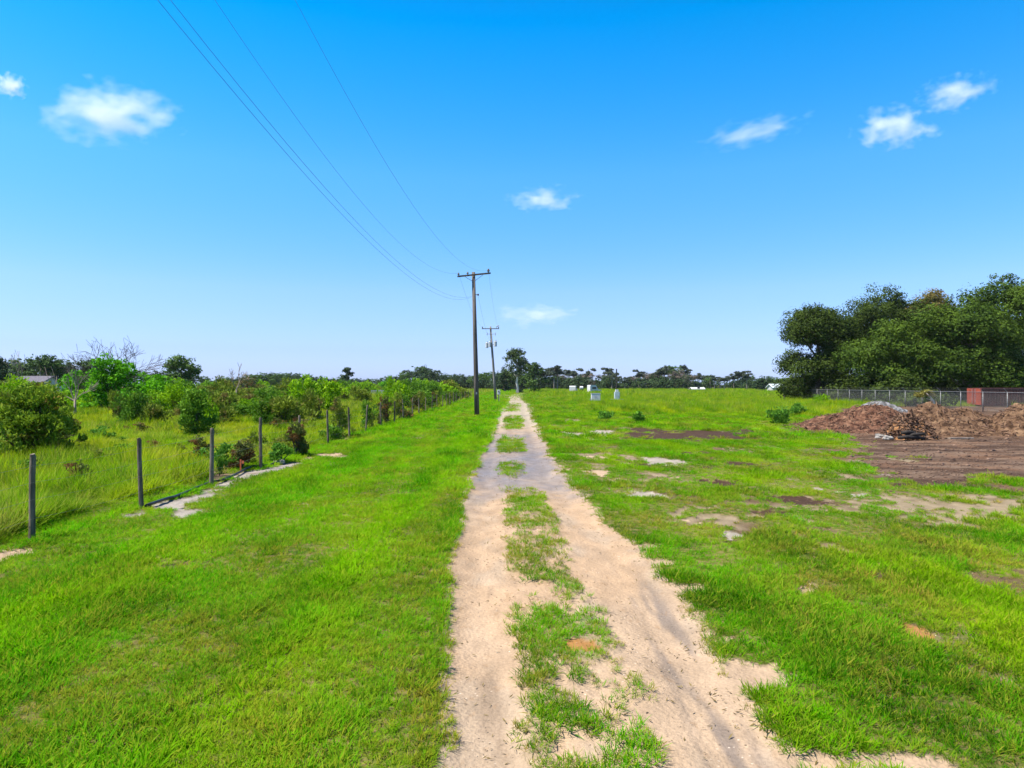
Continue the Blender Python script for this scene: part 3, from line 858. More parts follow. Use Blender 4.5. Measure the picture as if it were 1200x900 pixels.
while px < 1010:
    d = r.uniform(290, 360)
    ty = float(np.interp(px, sx_, sy_)) + r.uniform(-1.6, 1.2)
    if px < 250: d = r.uniform(170, 220)
    h = Z(ty, d)
    side = 1 if px > 610 else 0
    if 640 < px < 815: k = 'twiggy_tree' if r.uniform() < .55 else ('pine_tree' if r.uniform() < .85 else 'far_tree')
    elif 815 < px < 880: k = 'pine_tree' if r.uniform() < .5 else 'far_tree'
    elif 470 < px < 600: k = 'pine_tree' if r.uniform() < .25 else 'far_tree'
    else: k = 'far_tree'
    pi = int(r.integers(0, len(protos[k]))); p = protos[k][pi]
    base_h = 10.0
    s = h / base_h * (.92 if k == 'twiggy_tree' else 1.0)
    wd = s * r.uniform(1.15, 1.6)
    loc = (XD(px, d), d, 0); sc_ = (wd, wd, s); rz = r.uniform(0, 6.28); lb = LAB[(k, side)]
    grp = 'far tree line'
    if (k, pi) not in used:
        used.add((k, pi)); p.location = loc; p.scale = sc_; p.rotation_euler = (0, 0, rz); tag(p, lb, 'tree', grp)
    else:
        copy_thing(p, loc, rz, sc_, lb, 'tree', grp)
    px += r.uniform(3.6, 6.6) * (1.0 if px > 250 else 2.2)

# low dark wood under the far trees
lob = []
for i in range(260):
    p = r.uniform(240, 960); d = r.uniform(300, 345); hh = (456 - float(np.interp(p, sx_, sy_))) * .42 * d / F
    lob.append((XD(p, d), d, hh * .55, r.uniform(2.5, 5), 2.5, hh * .75 + .6))
me = crown_mesh('far_underwood', lob, 1.2, 7000, 12, .8, 66)
tag(link('far_underwood', me, None, [LM_far]), 'low dark band of woodland beneath the far tree line', 'woodland', kind='stuff')

# ---- single trees
def px_tree(name, label, px, d, ty, halfw_px, lm, seed, n=9, bottom=.35, barkm=None, tr=.25, size=.4, nsub=160, sub=.7, group=None, lean=(0, 0), cat='tree', nleaf=26, low=-.7):
    X = XD(px, d); top = Z(ty, d); w = halfw_px * d / F
    r = np.random.default_rng(seed); lobes = []
    for i in range(n):
        t = (i + .5) / n; zz = top * (bottom + (1 - bottom) * t * .88)
        env = w * math.sqrt(max(.15, 1 - ((t - .45) / .62) ** 2)); a = r.uniform(0, 6.28)
        q = w * r.uniform(.30, .48)
        dd = max(0, env - q) * r.uniform(.5, 1)
        lobes.append((dd * math.cos(a) * 1.1, dd * math.sin(a), zz, q, q, q * .72))
    lobes.append((0, 0, top - w * .28, w * .4, w * .4, w * .28))
    return tree(name, label, cat, X, d, lobes, lm, barkm or M_bark, tr, sub, nsub, nleaf, size, seed, group, lean=lean, low=low)


LM_wt = leaf_mat('pale_trunk_tree_leaves', (.024, .050, .016), (.100, .140, .040), wscale=.35, transl=.22)
px_tree('white_trunk_tree', 'tall open tree with a pale white trunk at the end of the dirt track', 606, 196, 408, 21, LM_wt, 301, n=13, bottom=.42, barkm=M_palebark, tr=.38, size=.42, nsub=230, sub=.8, low=-.9, nleaf=24)
px_tree('shade_tree', 'dark green tree just right of the pale white trunk', 627, 215, 425, 16, LM_far2, 302, bottom=.1, size=.5, nsub=150)
px_tree('shade_tree', 'dark green tree just left of the pale white trunk', 592, 225, 433, 12, LM_far, 303, bottom=.1, size=.5, nsub=110)
px_tree('lone_round_tree', 'small round-headed tree standing above the far tree line on the left', 407, 270, 431, 9, LM_far, 304, n=7, bottom=.55, size=.5, nsub=90)
px_tree('shade_tree', 'dark rounded tree right of the bare-branched bush', 210, 115, 418, 30, LM_far2, 305, bottom=.12, size=.34, nsub=260)
px_tree('shade_tree', 'dark wide tree behind the grey roof', 47, 135, 416, 32, LM_far2, 306, bottom=.12, size=.36, nsub=240)
px_tree('shade_tree', 'dark tree at the left edge of the frame', -4, 120, 418, 14, LM_far, 307, bottom=.2, size=.34, nsub=120)
px_tree('shade_tree', 'dark tree behind the bare branches of the left bush', 108, 128, 422, 26, LM_far2, 308, bottom=.12, size=.36, nsub=180)
px_tree('shade_tree', 'dark green tree in the gap left of the chain-link fence', 896, 240, 443, 15, LM_far, 309, bottom=.1, size=.5, nsub=90)
px_tree('shade_tree', 'light green low tree among the far trees beyond the pasture', 452, 230, 447, 13, LM_lush, 310, bottom=.1, size=.4, nsub=90)

# ------------------------------------------------------------------ shrubs
def shrub(name, label, px, by, ty, hw, lm, seed, size=.12, nsub=70, nleaf=40, sub=.22, aspect=2.6, axis_up=.7, group=None, n=9, depth=None, barkm=None, flat=.85, tw=.03, lowlim=-.9):
    if depth: X, d = XD(px, depth), depth
    else: X, d = G(px, by)
    top = Z(ty, d); w = hw * d / F
    r = np.random.default_rng(seed)
    root = empty(name, (X, d, 0), label, 'shrub', group)
    lobes = []
    for i in range(n):
        t = i / max(1, n - 1)
        zz = top * (.12 + .68 * t); env = w * (math.sqrt(max(.12, 1 - ((t - .35) / .8) ** 2)))
        a = r.uniform(0, 6.28); q = max(.12, min(w * r.uniform(.34, .52), top * .30)); dd = max(0, env - q) * r.uniform(.4, 1.0)
        lobes.append((dd * math.cos(a), dd * math.sin(a) * .9, zz, q, q, q * flat))
    for i in range(max(3, n // 2)):     # stray shoots
        a = r.uniform(0, 6.28); dd = w * r.uniform(.2, 1.05); q = max(.07, w * r.uniform(.08, .17))
        lobes.append((dd * math.cos(a), dd * math.sin(a), top * r.uniform(.45, 1.0) * (1 - .35 * dd / w), q, q, q * r.uniform(1.5, 3.0)))
    mb = MB()
    for l in lobes:
        mb.tube([(0, 0, -.05), (l[0] * .45, l[1] * .45, l[2] * .5), (l[0], l[1], l[2] + l[5] * .3)], [tw, tw * .7, tw * .25], 5)
    mb.build('stem', barkm or M_twig, root)
    link('crown', crown_mesh('crown', lobes, sub, nsub, nleaf, size, seed, aspect, axis_up, low=lowlim), root, [lm])
    return root


shrub('myrtle_shrub', 'large olive-green shrub with brown tufts at the left edge behind the first fence post', 34, 541, 448, 62, LM_myrtle, 401, size=.15, nsub=260, nleaf=58, sub=.27, n=16, tw=.045)
shrub('myrtle_shrub', 'low side shrub growing against the large olive-green shrub', 78, 520, 482, 17, LM_myrtle, 402, size=.13, nsub=60, nleaf=50, sub=.22)
shrub('lime_shrub', 'bright lime shrub at the left edge behind the large olive-green shrub', 25, 500, 446, 45, LM_lime, 403, size=.17, nsub=150, nleaf=40, sub=.35)
shrub('lush_shrub', 'tall lush green shrub below the bare branches', 128, 484, 416, 38, LM_lush, 404, size=.26, nsub=170, nleaf=46, sub=.5, n=12, aspect=1.8, axis_up=.2)
shrub('lush_shrub', 'spreading lush green shrub on the left shoulder of the tall one', 88, 480, 434, 30, LM_lush, 405, size=.26, nsub=120, nleaf=42, sub=.5, aspect=1.8, axis_up=.1)
shrub('lush_shrub', 'spreading lush green shrub on the right shoulder of the tall one', 172, 484, 441, 34, LM_lush, 406, size=.26, nsub=130, nleaf=42, sub=.5, aspect=1.8, axis_up=.1)
shrub('lime_shrub', 'pale lime-green shrub between the lush shrub and the dark upright shrub', 205, 488, 448, 30, LM_lime, 407, size=.2, nsub=110, nleaf=40, sub=.45)
shrub('dark_shrub', 'dark upright shrub behind the third fence post', 230, 510, 452, 19, LM_dark, 408, size=.16, nsub=110, nleaf=44, sub=.3)
shrub('olive_shrub', 'brown-tinged olive shrub right of the dark upright shrub', 264, 492, 452, 22, LM_olive, 409, size=.18, nsub=110, nleaf=40, sub=.35)
shrub('dark_shrub', 'rounded dark green shrub above the fourth fence post', 317, 500, 461, 22, LM_dark, 410, size=.17, nsub=110, nleaf=42, sub=.33)
shrub('lime_shrub', 'small lime shrub just left of the rounded dark green shrub', 290, 492, 464, 12, LM_lime, 411, size=.18, nsub=50, nleaf=36, sub=.3)
shrub('olive_shrub', 'low olive shrub behind the pale lime-green shrub', 180, 502, 474, 22, LM_olive, 412, size=.16, nsub=70, nleaf=36, sub=.3)
shrub('cone_shrub', 'small dark cone-shaped shrub with a reddish base on the fence line', 348, 534, 496, 12, LM_redd, 413, size=.09, nsub=90, nleaf=44, sub=.13, n=8)
shrub('weed_clump', 'brown-green weed clump between the third and fourth fence posts', 283, 549, 517, 19, LM_redd, 414, size=.10, nsub=50, nleaf=34, sub=.18, n=7)
shrub('weed_clump', 'green weed clump just right of the fourth fence post', 328, 542, 521, 13, LM_weed, 415, size=.10, nsub=40, nleaf=34, sub=.16, n=6)
shrub('weed_clump', 'dark weed clump by the fence right of the cone-shaped shrub', 392, 516, 501, 14, LM_dark, 416, size=.12, nsub=40, nleaf=30, sub=.2, n=6)
shrub('weed_clump', 'brownish weeds along the fence left of the first utility pole', 470, 491, 479, 18, LM_redd, 417, size=.14, nsub=50, nleaf=30, sub=.25, n=7)
shrub('olive_shrub', 'olive shrub under the far trees left of the lone round tree', 357, 474, 451, 19, LM_olive, 418, size=.25, nsub=70, nleaf=30, sub=.5)
shrub('dark_shrub', 'tall dark shrub at the pasture edge below the lone round tree', 372, 472, 447, 13, LM_dark, 419, size=.25, nsub=70, nleaf=30, sub=.5)
shrub('dead_shrub', 'reddish brown dying shrub behind the bleached dead branches', 290, 466, 441, 20, LM_redd, 420, size=.3, nsub=70, nleaf=26, sub=.6)
shrub('weed_clump', 'dark green weedy clump in the open field left of the brown mound', 912, 497, 481, 14, LM_weed, 421, size=.2, nsub=40, nleaf=30, sub=.3, n=6)
shrub('weed_clump', 'tall dark green weeds at the left foot of the brown mound', 930, 487, 474, 14, LM_weed, 422, size=.2, nsub=40, nleaf=30, sub=.3, n=6)
shrub('weed_clump', 'low dark weed clump alone in the field right of the track', 712, 492, 484, 12, LM_weed, 423, size=.2, nsub=24, nleaf=24, sub=.3, n=5)
shrub('weed_clump', 'small upright weed in the field below the grey pedestal', 748, 496, 482, 5, LM_weed, 424, size=.2, nsub=14, nleaf=24, sub=.2, n=4)
shrub('dark_bush', 'small dark bush at the foot of the pale white trunk', 610, 460.2, 456, 6, LM_far, 425, size=.35, nsub=30, nleaf=20, sub=.5, n=5)
shrub('yellow_weed', 'yellow-green weed clump against the left end of the chain-link fence', 965, 474, 463, 12, LM_lime, 426, size=.22, nsub=34, nleaf=26, sub=.4, n=6)

# shrubs nobody could tell apart: on the fence line, and scattered over the pasture
sp = [shrub('fence_shrub', 'x', 600, 600, 496, 48, lm, sd, size=.13, nsub=70, nleaf=30, sub=.22, n=7) for lm, sd in ((LM_olive, 431), (LM_dark, 432), (LM_redd, 433))]
pp = [shrub('pasture_shrub', 'x', 600, 600, 478, 95, lm, sd, size=.22, nsub=90, nleaf=30, sub=.36, n=9) for lm, sd in ((LM_olive, 434), (LM_dark, 435), (LM_lime, 436), (LM_olive, 437))]
h_fence = Z(496, G(600, 600)[1]); h_past = Z(478, G(600, 600)[1])
w_f = 48 * G(600, 600)[1] / F; w_p = 95 * G(600, 600)[1] / F
r = np.random.default_rng(88)
first = set()


def place_proto(lst, i, loc, scale, lb, grp):
    p = lst[i]
    if id(p) not in first:
        first.add(id(p)); p.location = loc; p.scale = scale; p.rotation_euler = (0, 0, r.uniform(0, 6.28)); tag(p, lb, 'shrub', grp)
    else:
        copy_thing(p, loc, r.uniform(0, 6.28), scale, lb, 'shrub', grp)


for k, dd in enumerate([31.3, 38.6, 42.9, 46.8, 50.5, 57, 60, 66, 69, 73.5, 80, 84, 89, 95, 102, 110, 118]):
    w = r.uniform(.7, 1.05); h = r.uniform(1.5, 1.9)
    place_proto(sp, k % 3, (-7.9 + r.uniform(-.4, .1), dd + r.uniform(-.4, .4), 0), (w * .8 / w_f, w * .8 / w_f, h / h_fence), 'bushy growth rising around a far post of the wooden post fence', 'shrubs on the fence line')
for k in range(54):
    d = r.uniform(58, 190); pxx = r.uniform(238, 560)
    X = XD(pxx, d)
    if X > -9.5: X = -9.5 - r.uniform(0, 14)
    h = r.uniform(1.3, 2.6) * (1 + d / 400); w = r.uniform(1.0, 2.2) * (1 + d / 300)
    place_proto(pp, k % 4, (X, d, 0), (w / w_p, w / w_p, h / h_past), 'bushy shrub scattered over the pasture beyond the wooden post fence', 'shrubs scattered over the pasture')
for k in range(16):
    d = r.uniform(60, 110); pxx = r.uniform(-120, 235)
    h = r.uniform(1.8, 3.0); w = r.uniform(2, 3.4)
    place_proto(pp, k % 4, (XD(pxx, d), d, 0), (w / w_p, w / w_p, h / h_past), 'shrub in the thicket behind the lush green shrubs', 'shrubs of the left thicket')

for k in range(32):
    d = r.uniform(36, 68); pxx = r.uniform(125, 375) if d > 44 else r.uniform(130, 345)
    h = r.uniform(1.1, 2.1); w = r.uniform(.7, 1.5)
    place_proto(pp, (0, 3, 2, 1, 0)[k % 5], (XD(pxx, d), d, 0), (w / w_p, w / w_p, h / h_past), 'shrub in the overgrown near pasture behind the wooden post fence', 'shrubs of the near pasture')
wp = [shrub('weed_clump', 'x', 600, 600, 551, 22, lm, sd, size=.10, nsub=34, nleaf=24, sub=.13, n=6, aspect=3.5, axis_up=1.0, tw=.008) for lm, sd in ((LM_weed, 441), (LM_redd, 442), (LM_olive, 443))]
h_w = Z(551, G(600, 600)[1]); w_w = 22 * G(600, 600)[1] / F
for k in range(78):
    d = 15 + 55 * r.uniform() ** 1.3; X = -8.1 - r.uniform(0, 1) ** 1.4 * (d * .72 - 6) if r.uniform() < .75 else -7.6 - r.uniform(0, .5)
    h = r.uniform(.30, .80); w = r.uniform(.22, .6) * (1 if X < -8.1 else .6)
    place_proto(wp, (0, 2, 0, 2, 1)[k % 5], (X, d, 0), (w / w_w, w / w_w, h / max(h_w, .2)), 'low weed clump among the tall pasture grass beyond the wooden post fence', 'weed clumps in the pasture')
# bare branches over the left thicket
def dead_branches(name, label, px, d, base_row, count, length, rad, seed, mat, lean, spread, depth, up=.12, cat='dead tree', minr=.012):
    root = empty(name, (XD(px, d), d, 0), label, cat)
    r = np.random.default_rng(seed); mb = MB()
    zb = max(0, Z(base_row, d))
    mb.tube([(0, 0, -.1), (0, 0, zb * .5), (0, 0, zb + .1)], [rad * 1.4, rad * 1.2, rad], 7)
    for k in range(count):
        a = lean[0] + (lean[1] - lean[0]) * (k + .5) / count + r.normal(0, .08)
        branch_rec(mb, (0, 0, zb), (math.sin(a), r.normal(0, .35), math.cos(a)), length * r.uniform(.8, 1.15), rad * .7, depth, r, spread, up, 6, minr, .22)
    mb.build('branches', mat, root, smooth=True)
    return root


dead_branches('bare_tree', 'leafless tree whose bare branches fan out above the lush green shrub', 135, 61, 456, 13, 2.2, .085, 501, M_twig, (-1.4, 1.35), .50, 3, .04, minr=.013)
dead_branches('dead_shrub', 'bleached antler-like dead shrub in front of the lush green shrub', 88, 50, 470, 5, 1.35, .075, 502, M_deadwood, (-1.3, 1.3), .5, 2, .30, minr=.016)
dead_branches('dead_shrub', 'pale bare branches beside the grey roof at the left edge', 26, 80, 452, 3, 1.9, .07, 503, M_deadwood, (-.8, .8), .5, 2, .2, minr=.02)
dead_branches('dead_shrub', 'bleached dead branches below the far trees left of the pasture', 277, 90, 456, 3, 1.7, .09, 505, M_deadwood, (-.6, 1.3), .5, 2, .1, minr=.025)

# ------------------------------------------------------------------ wooden post fence
M_post = simple_mat('weathered_post', (.055, .042, .028), (.20, .16, .115), 14, bump=.8, stretch=(1, 1, .15))
M_wire = simple_mat('galvanised_wire', (.16, .15, .13), (.25, .24, .22), 20, rough=.45, metal=.6, bump=0)
fence = empty('wire_fence', (0, 0, 0), 'weathered wooden post and wire fence along the left verge', 'fence')
pd = [4.2, 7.4, 10.55, 13.15, 16.55, 19.6, 23.6, 27.5, 31.1, 34.7, 38.7, 42.9, 46.8, 50.7, 54.9, 59.5, 63.5, 68.2, 73, 77.4, 82.2, 87, 92, 97, 102, 107, 112, 117, 122, 127]
pxs = {10.55: -7.42, 13.15: -7.13, 16.55: -7.28, 19.6: -7.22, 23.6: -7.35}
tops = []
r = np.random.default_rng(9)
for d in pd:
    X = pxs.get(d, -7.45 + r.normal(0, .05))
    h = {10.55: 1.32, 13.15: 1.35, 16.55: 1.38, 19.6: 1.47}.get(d, r.uniform(1.30, 1.45))
    tx, ty = r.normal(0, .045), r.normal(0, .04)
    mb = MB(); n = 5
    base = (X, d, float(gheight(X, d)) - .1)
    pts = [(X + tx * t + r.normal(0, .004), d + ty * t + r.normal(0, .004), base[2] + (h + .1) * t) for t in (0, .25, .5, .75, .97, 1)]
    rad = r.uniform(.042, .052)
    mb.tube(pts, [rad * 1.08, rad, rad * .97, rad * .95, rad * .93, rad * .75], 10)
    o = mb.build('post', M_post, fence, smooth=False)
    tops.append((X + tx * .9, d, h))
for hz in (.35, .65, .92, 1.18):
    mb = MB(); pts = []
    for a, b in zip(tops[:-1], tops[1:]):
        for t in (0, .25, .5, .75):
            pts.append((lerp(a[0], b[0], t) + .055, lerp(a[1], b[1], t), hz * lerp(a[2], b[2], t) / 1.35 - .03 * 4 * t * (1 - t)))
    mb.tube(pts, .0017, 4)
    mb.build('wire', M_wire, fence)

# black hose along the sandy strip, marker stake, stones
M_hose = simple_mat('black_hose', (.012, .012, .013), (.03, .03, .03), 8, rough=.45, bump=.1)
mb = MB(); pts = []
hp = [(171, 597), (185, 592), (205, 584), (228, 573), (246, 566), (262, 563), (276, 558), (286, 552), (296, 548), (312, 547), (330, 542)]
for i in range(len(hp) - 1):
    for t in (0, .33, .66):
        a = G(*hp[i]); b = G(*hp[i + 1]); x = lerp(a[0], b[0], t); y = lerp(a[1], b[1], t)
        pts.append((x, y + .03 * math.sin(i * 2.1 + t * 3), float(gheight(x, y)) + .045))
mb.tube(pts, .030, 8)
tag(mb.build('hose', M_hose, None, smooth=True), 'black hose lying along the pale sand beside the fence posts', 'hose')
M_orange = simple_mat('orange_plastic', (.50, .10, .035), (.62, .16, .06), 10, rough=.6, bump=.1)
X, d = G(282, 553)
t = empty('marker_stake', (X, d, 0), 'small orange marker stake beside the black hose', 'stake')
mb = MB(); mb.box((0, 0, .15), (.035, .02, .38)); mb.build('stake', M_orange, t)
mb = MB(); mb.box((.045, -.002, .27), (.09, .006, .08)); mb.build('flag', M_orange, t)
M_stone = simple_mat('pale_stone', (.15, .14, .125), (.26, .24, .22), 9, bump=.7)


def rock_mesh(seed, s=(1, 1, 1), sub=3):
    import bmesh
    bm = bmesh.new(); bmesh.ops.create_icosphere(bm, subdivisions=sub, radius=1)
    r = np.random.default_rng(seed); ph = r.uniform(0, 9, 6)
    for v in bm.verts:
        c = v.co
        k = 1 + .20 * math.sin(c.x * 3.1 + ph[0]) * math.sin(c.y * 2.7 + ph[1]) + .12 * math.sin(c.z * 5 + ph[2] + c.x * 4) + .06 * math.sin(c.y * 11 + ph[3])
        v.co = Vector((c.x * k * s[0], c.y * k * s[1], max(-.3, c.z * k) * s[2]))
    me = bpy.data.meshes.new('rock'); bm.to_mesh(me); bm.free()
    return me


def rock(name, label, px, py, s, seed, mat, group=None):
    X, d = G(px, py); o = link(name, rock_mesh(seed, s), None, [mat]); o.location = (X, d, float(gheight(X, d)) + s[2] * .25)
    return tag(o, label, 'rock', group)


rock('stone', 'pale stone lying on the sand just right of the fourth fence post', 327, 543, (.16, .14, .10), 1, M_stone)

# ------------------------------------------------------------------ utility poles and wires
M_pole = simple_mat('tarred_pole', (.050, .042, .036), (.125, .105, .09), 6, bump=.6, stretch=(1, 1, .06))
M_pole2 = simple_mat('grey_pole', (.12, .11, .10), (.22, .20, .18), 6, bump=.6, stretch=(1, 1, .06))
M_steel = simple_mat('dull_steel', (.25, .26, .27), (.38, .39, .40), 12, rough=.5, metal=.5, bump=.1)
M_insul = simple_mat('dark_porcelain', (.04, .03, .03), (.09, .07, .06), 10, rough=.3, bump=0)
M_can = simple_mat('transformer_grey', (.36, .38, .40), (.46, .48, .50), 6, rough=.5, bump=.05)


def insulator(mb_, c, s=1.0):
    x, y, z = c
    mb_.tube([(x, y, z), (x, y, z + .06 * s), (x, y, z + .07 * s), (x, y, z + .13 * s), (x, y, z + .14 * s), (x, y, z + .22 * s)], [.03 * s, .03 * s, .085 * s, .085 * s, .06 * s, .05 * s], 10)


P1 = (XD(559, 53.3), 53.3); top1 = Z(319, 53.3)
p = empty('utility_pole', (P1[0], P1[1], 0), 'near utility pole, dark wood with a plain crossarm, standing on the grass verge', 'utility pole', 'utility poles')
mb = MB(); lx = -4.2 * 53.3 / F
mb.tube([(0, 0, -.3), (lx * .25, 0, top1 * .25), (lx * .55, 0, top1 * .55), (lx, 0, top1)], [.20, .185, .165, .13], 14)
mb.build('shaft', M_pole, p, smooth=True)
mb = MB(); az = top1 - .28
# crossarm rises to the right
pA = Vector((XD(536, 53.1) - P1[0], -.20, Z(324, 53.1))); pB = Vector((XD(575, 53.1) - P1[0], -.20, Z(320, 53.1)))
dirv = (pB - pA); ang = math.atan2(dirv.z, dirv.x)
c = (pA + pB) / 2; hx = dirv.length / 2
vs = []
for sx in (-1, 1):
    for sy in (-.05, .05):
        for sz in (-.06, .06):
            vs.append((c.x + sx * hx * math.cos(ang) - sz * math.sin(ang), c.y + sy, c.z + sx * hx * math.sin(ang) + sz * math.cos(ang)))
mb.add(vs, [(0, 1, 3, 2), (4, 6, 7, 5), (0, 4, 5, 1), (2, 3, 7, 6), (0, 2, 6, 4), (1, 5, 7, 3)])
mb.build('crossarm', M_pole, p)
for sgn in (-1, 1):
    mb = MB(); q = c + Vector((sgn * .75 * math.cos(ang), -.03, sgn * .75 * math.sin(ang) - .05)); mb.tube([q, (lx * .94, -.17, c.z - .55)], .018, 6); mb.build('brace', M_steel, p)
ins = []
for pxi in (537.3, 548, 572.3):
    t = (XD(pxi, 53.1) - P1[0] - pA.x) / (pB.x - pA.x); q = pA.lerp(pB, t) + Vector((0, 0, .06))
    mb = MB(); insulator(mb, q, 1.3 if pxi > 560 else 1.0); mb.build('insulator', M_insul, p, smooth=True); ins.append(Vector((q.x + P1[0], q.y + P1[1], q.z + .2)))
mb = MB(); zb = Z(345.5, 53.2); mb.tube([(lx * .8 + .12, -.14, zb), (lx * .8 + .34, -.16, zb)], .03, 8); mb.tube([(lx * .8 + .32, -.16, zb - .07), (lx * .8 + .32, -.16, zb + .07)], .06, 10)
mb.build('neutral_bracket', M_insul, p)
N1 = Vector((P1[0] + lx * .8 + .30, P1[1] - .16, zb + .05)); N2 = Vector((P1[0] + lx * .8 - .2, P1[1] - .1, Z(348, 53.2)))
mb = MB(); mb.box((lx * .1 + .0, -.212, 1.75), (.10, .008, .16)); mb.build('pole_tag', M_steel, p)

D2 = 106.0; P2 = (XD(581, D2), D2); top2 = Z(382.5, D2)
p = empty('utility_pole', (P2[0], P2[1], 0), 'far leaning utility pole carrying grey transformer cans below its crossarm', 'utility pole', 'utility poles')
lx2 = XD(574.7, D2) - P2[0]
mb = MB(); mb.tube([(0, 0, -.3), (lx2 * .3, 0, top2 * .3), (lx2 * .65, 0, top2 * .65), (lx2, 0, top2)], [.21, .19, .17, .14], 12); mb.build('shaft', M_pole2, p, smooth=True)
mb = MB(); za = Z(385.3, D2); xa = XD(564.7, D2) - P2[0]; xb = XD(585, D2) - P2[0]
mb.box(((xa + xb) / 2, -.2, za), (xb - xa, .11, .13)); mb.build('crossarm', M_pole2, p)
for x_ in (xa + .1, xb - .1):
    mb = MB(); insulator(mb, (x_, -.2, za + .065), 1.2); mb.build('insulator', M_insul, p, smooth=True)
mb = MB(); mb.tube([(xb - .45, -.2, za + .30), (xb - .05, -.2, za + .52)], .07, 6); mb.tube([(xb - .4, -.2, za + .07), (xb - .4, -.2, za + .34)], .04, 6); mb.build('cutout_switch', M_steel, p)
zc = Z(391.5, D2); xm = lx2 * .93
mb = MB(); mb.tube([(xm - .62, -.2, zc), (xm + .75, -.2, zc)], .035, 6); mb.build('cutout_arm', M_steel, p)
for s_ in (-.6, .7):
    mb = MB(); mb.tube([(xm + s_, -.2, zc - .22), (xm + s_ + .03, -.2, zc + .22)], .06, 8); mb.build('fuse_cutout', M_can, p)
for s_, dz, rr_ in ((-.70, -.12, .24), (.62, .10, .24), (-.22, 0, .22)):
    zt = Z(404, D2) + dz; xm2 = lx2 * .82
    mb = MB(); yy = -.33 if s_ == -.22 else -.12
    mb.tube([(xm2 + s_, yy, zt - .38), (xm2 + s_, yy, zt - .36), (xm2 + s_, yy, zt + .34), (xm2 + s_, yy, zt + .38), (xm2 + s_, yy, zt + .48)], [rr_ * .9, rr_, rr_, rr_ * 1.06, rr_ * .3], 14)
    o = mb.build('transformer', M_can, p, smooth=False)
    mb = MB(); insulator(mb, (xm2 + s_ + .09, yy, zt + .42), .9); mb.build('bushing', M_insul, o)
mb = MB(); mb.box((lx2 * .82, -.1, Z(404, D2)), (1.5, .06, .09)); mb.build('transformer_bracket', M_steel, p)
A2 = Vector((P2[0] + xa + .1, D2 - .2, za + .3)); B2 = Vector((P2[0] + xb - .1, D2 - .2, za + .3)); C2 = Vector((P2[0] + lx2 * .8, D2 - .15, Z(400, D2)))

M_cable = simple_mat('line_cable', (.06, .07, .09), (.10, .11, .13), 10, rough=.5, bump=0)


def wire_near(name, label, A, Xn, fn, rad=.0042):
    mb = MB(); pts = []
    for i in range(41):
        y = 4.0 + (A.y - 4.0) * i / 40
        pts.append((A.x + Xn * (A.y - y), y, fn(y)))
    mb.tube(pts, rad, 5)
    tag(mb.build(name, M_cable), label, 'cable', 'power line wires')


def para(zend, low, ymin, yend):
    b = (zend - low) / (yend - ymin) ** 2
    return lambda y: low + b * (y - ymin) ** 2


wire_near('power_wire', 'rightmost overhead wire crossing the sky to the near utility pole', ins[2], -.082, para(ins[2].z, H + 6.95, 33.8, ins[2].y))
wire_near('power_wire', 'second overhead wire from the right crossing the sky', ins[0], -.066, para(ins[0].z, H + 6.9, 34, ins[0].y))
wire_near('power_wire', 'upper wire of the close pair at the left of the sky', N1, -.073, para(N1.z, H + 4.85, 30.5, N1.y), .0045)
wire_near('power_wire', 'lower left wire of the close pair at the left of the sky', N2, -.057, para(N2.z, H + 4.72, 29.5, N2.y), .0045)
for A, B, lb in ((ins[0], A2, 'left overhead wire between the two utility poles'), (ins[2], B2, 'right overhead wire between the two utility poles'), (N1, C2, 'low neutral wire between the two utility poles')):
    mb = MB(); mb.tube([A.lerp(B, i / 16) - Vector((0, 0, 4 * .9 * (i / 16) * (1 - i / 16))) for i in range(17)], .006, 4)
    tag(mb.build('power_wire', M_cable), lb, 'cable', 'power line wires')

# ------------------------------------------------------------------ equipment in the field
M_white = simple_mat('white_paint', (.44, .45, .44), (.54, .54, .53), 3, rough=.5, bump=.05)
M_greyg = simple_mat('grey_green_paint', (.32, .39, .38), (.44, .50, .49), 3, rough=.5, bump=.05)
M_dark = simple_mat('dark_trim', (.02, .02, .022), (.05, .05, .055), 8, rough=.5, bump=.1)
M_conc = simple_mat('concrete', (.38, .37, .35), (.52, .51, .48), 5, bump=.4)

d = 92.0; X = XD(698, d)
t = empty('equipment_cabinet', (X, d, 0), 'white steel equipment cabinet on short legs in the field, left of the grey pedestal', 'cabinet')
mb = MB(); mb.box((0, 0, .75), (1.2, .6, .95), bev=.03); body = mb.build('body', M_white, t)
mb = MB(); mb.box((0, 0, 1.255), (1.3, .7, .05)); mb.build('lid', M_white, t)
for s_ in (-.3, .3):
    mb = MB(); mb.box((s_, -.312, .75), (.54, .02, .82)); dr = mb.build('door', M_white, t)
    mb = MB(); mb.box((s_ + (-.18 if s_ > 0 else .18), -.335, .75), (.03, .025, .16)); mb.build('handle', M_dark, dr)
for sx in (-.5, .5):
    for sy in (-.22, .22):
        mb = MB(); mb.box((sx, sy, .12), (.08, .08, .32)); mb.build('leg', M_steel, t)
mb = MB(); mb.box((-.68, 0, .40), (.16, .3, .3)); mb.build('junction_box', M_steel, t)

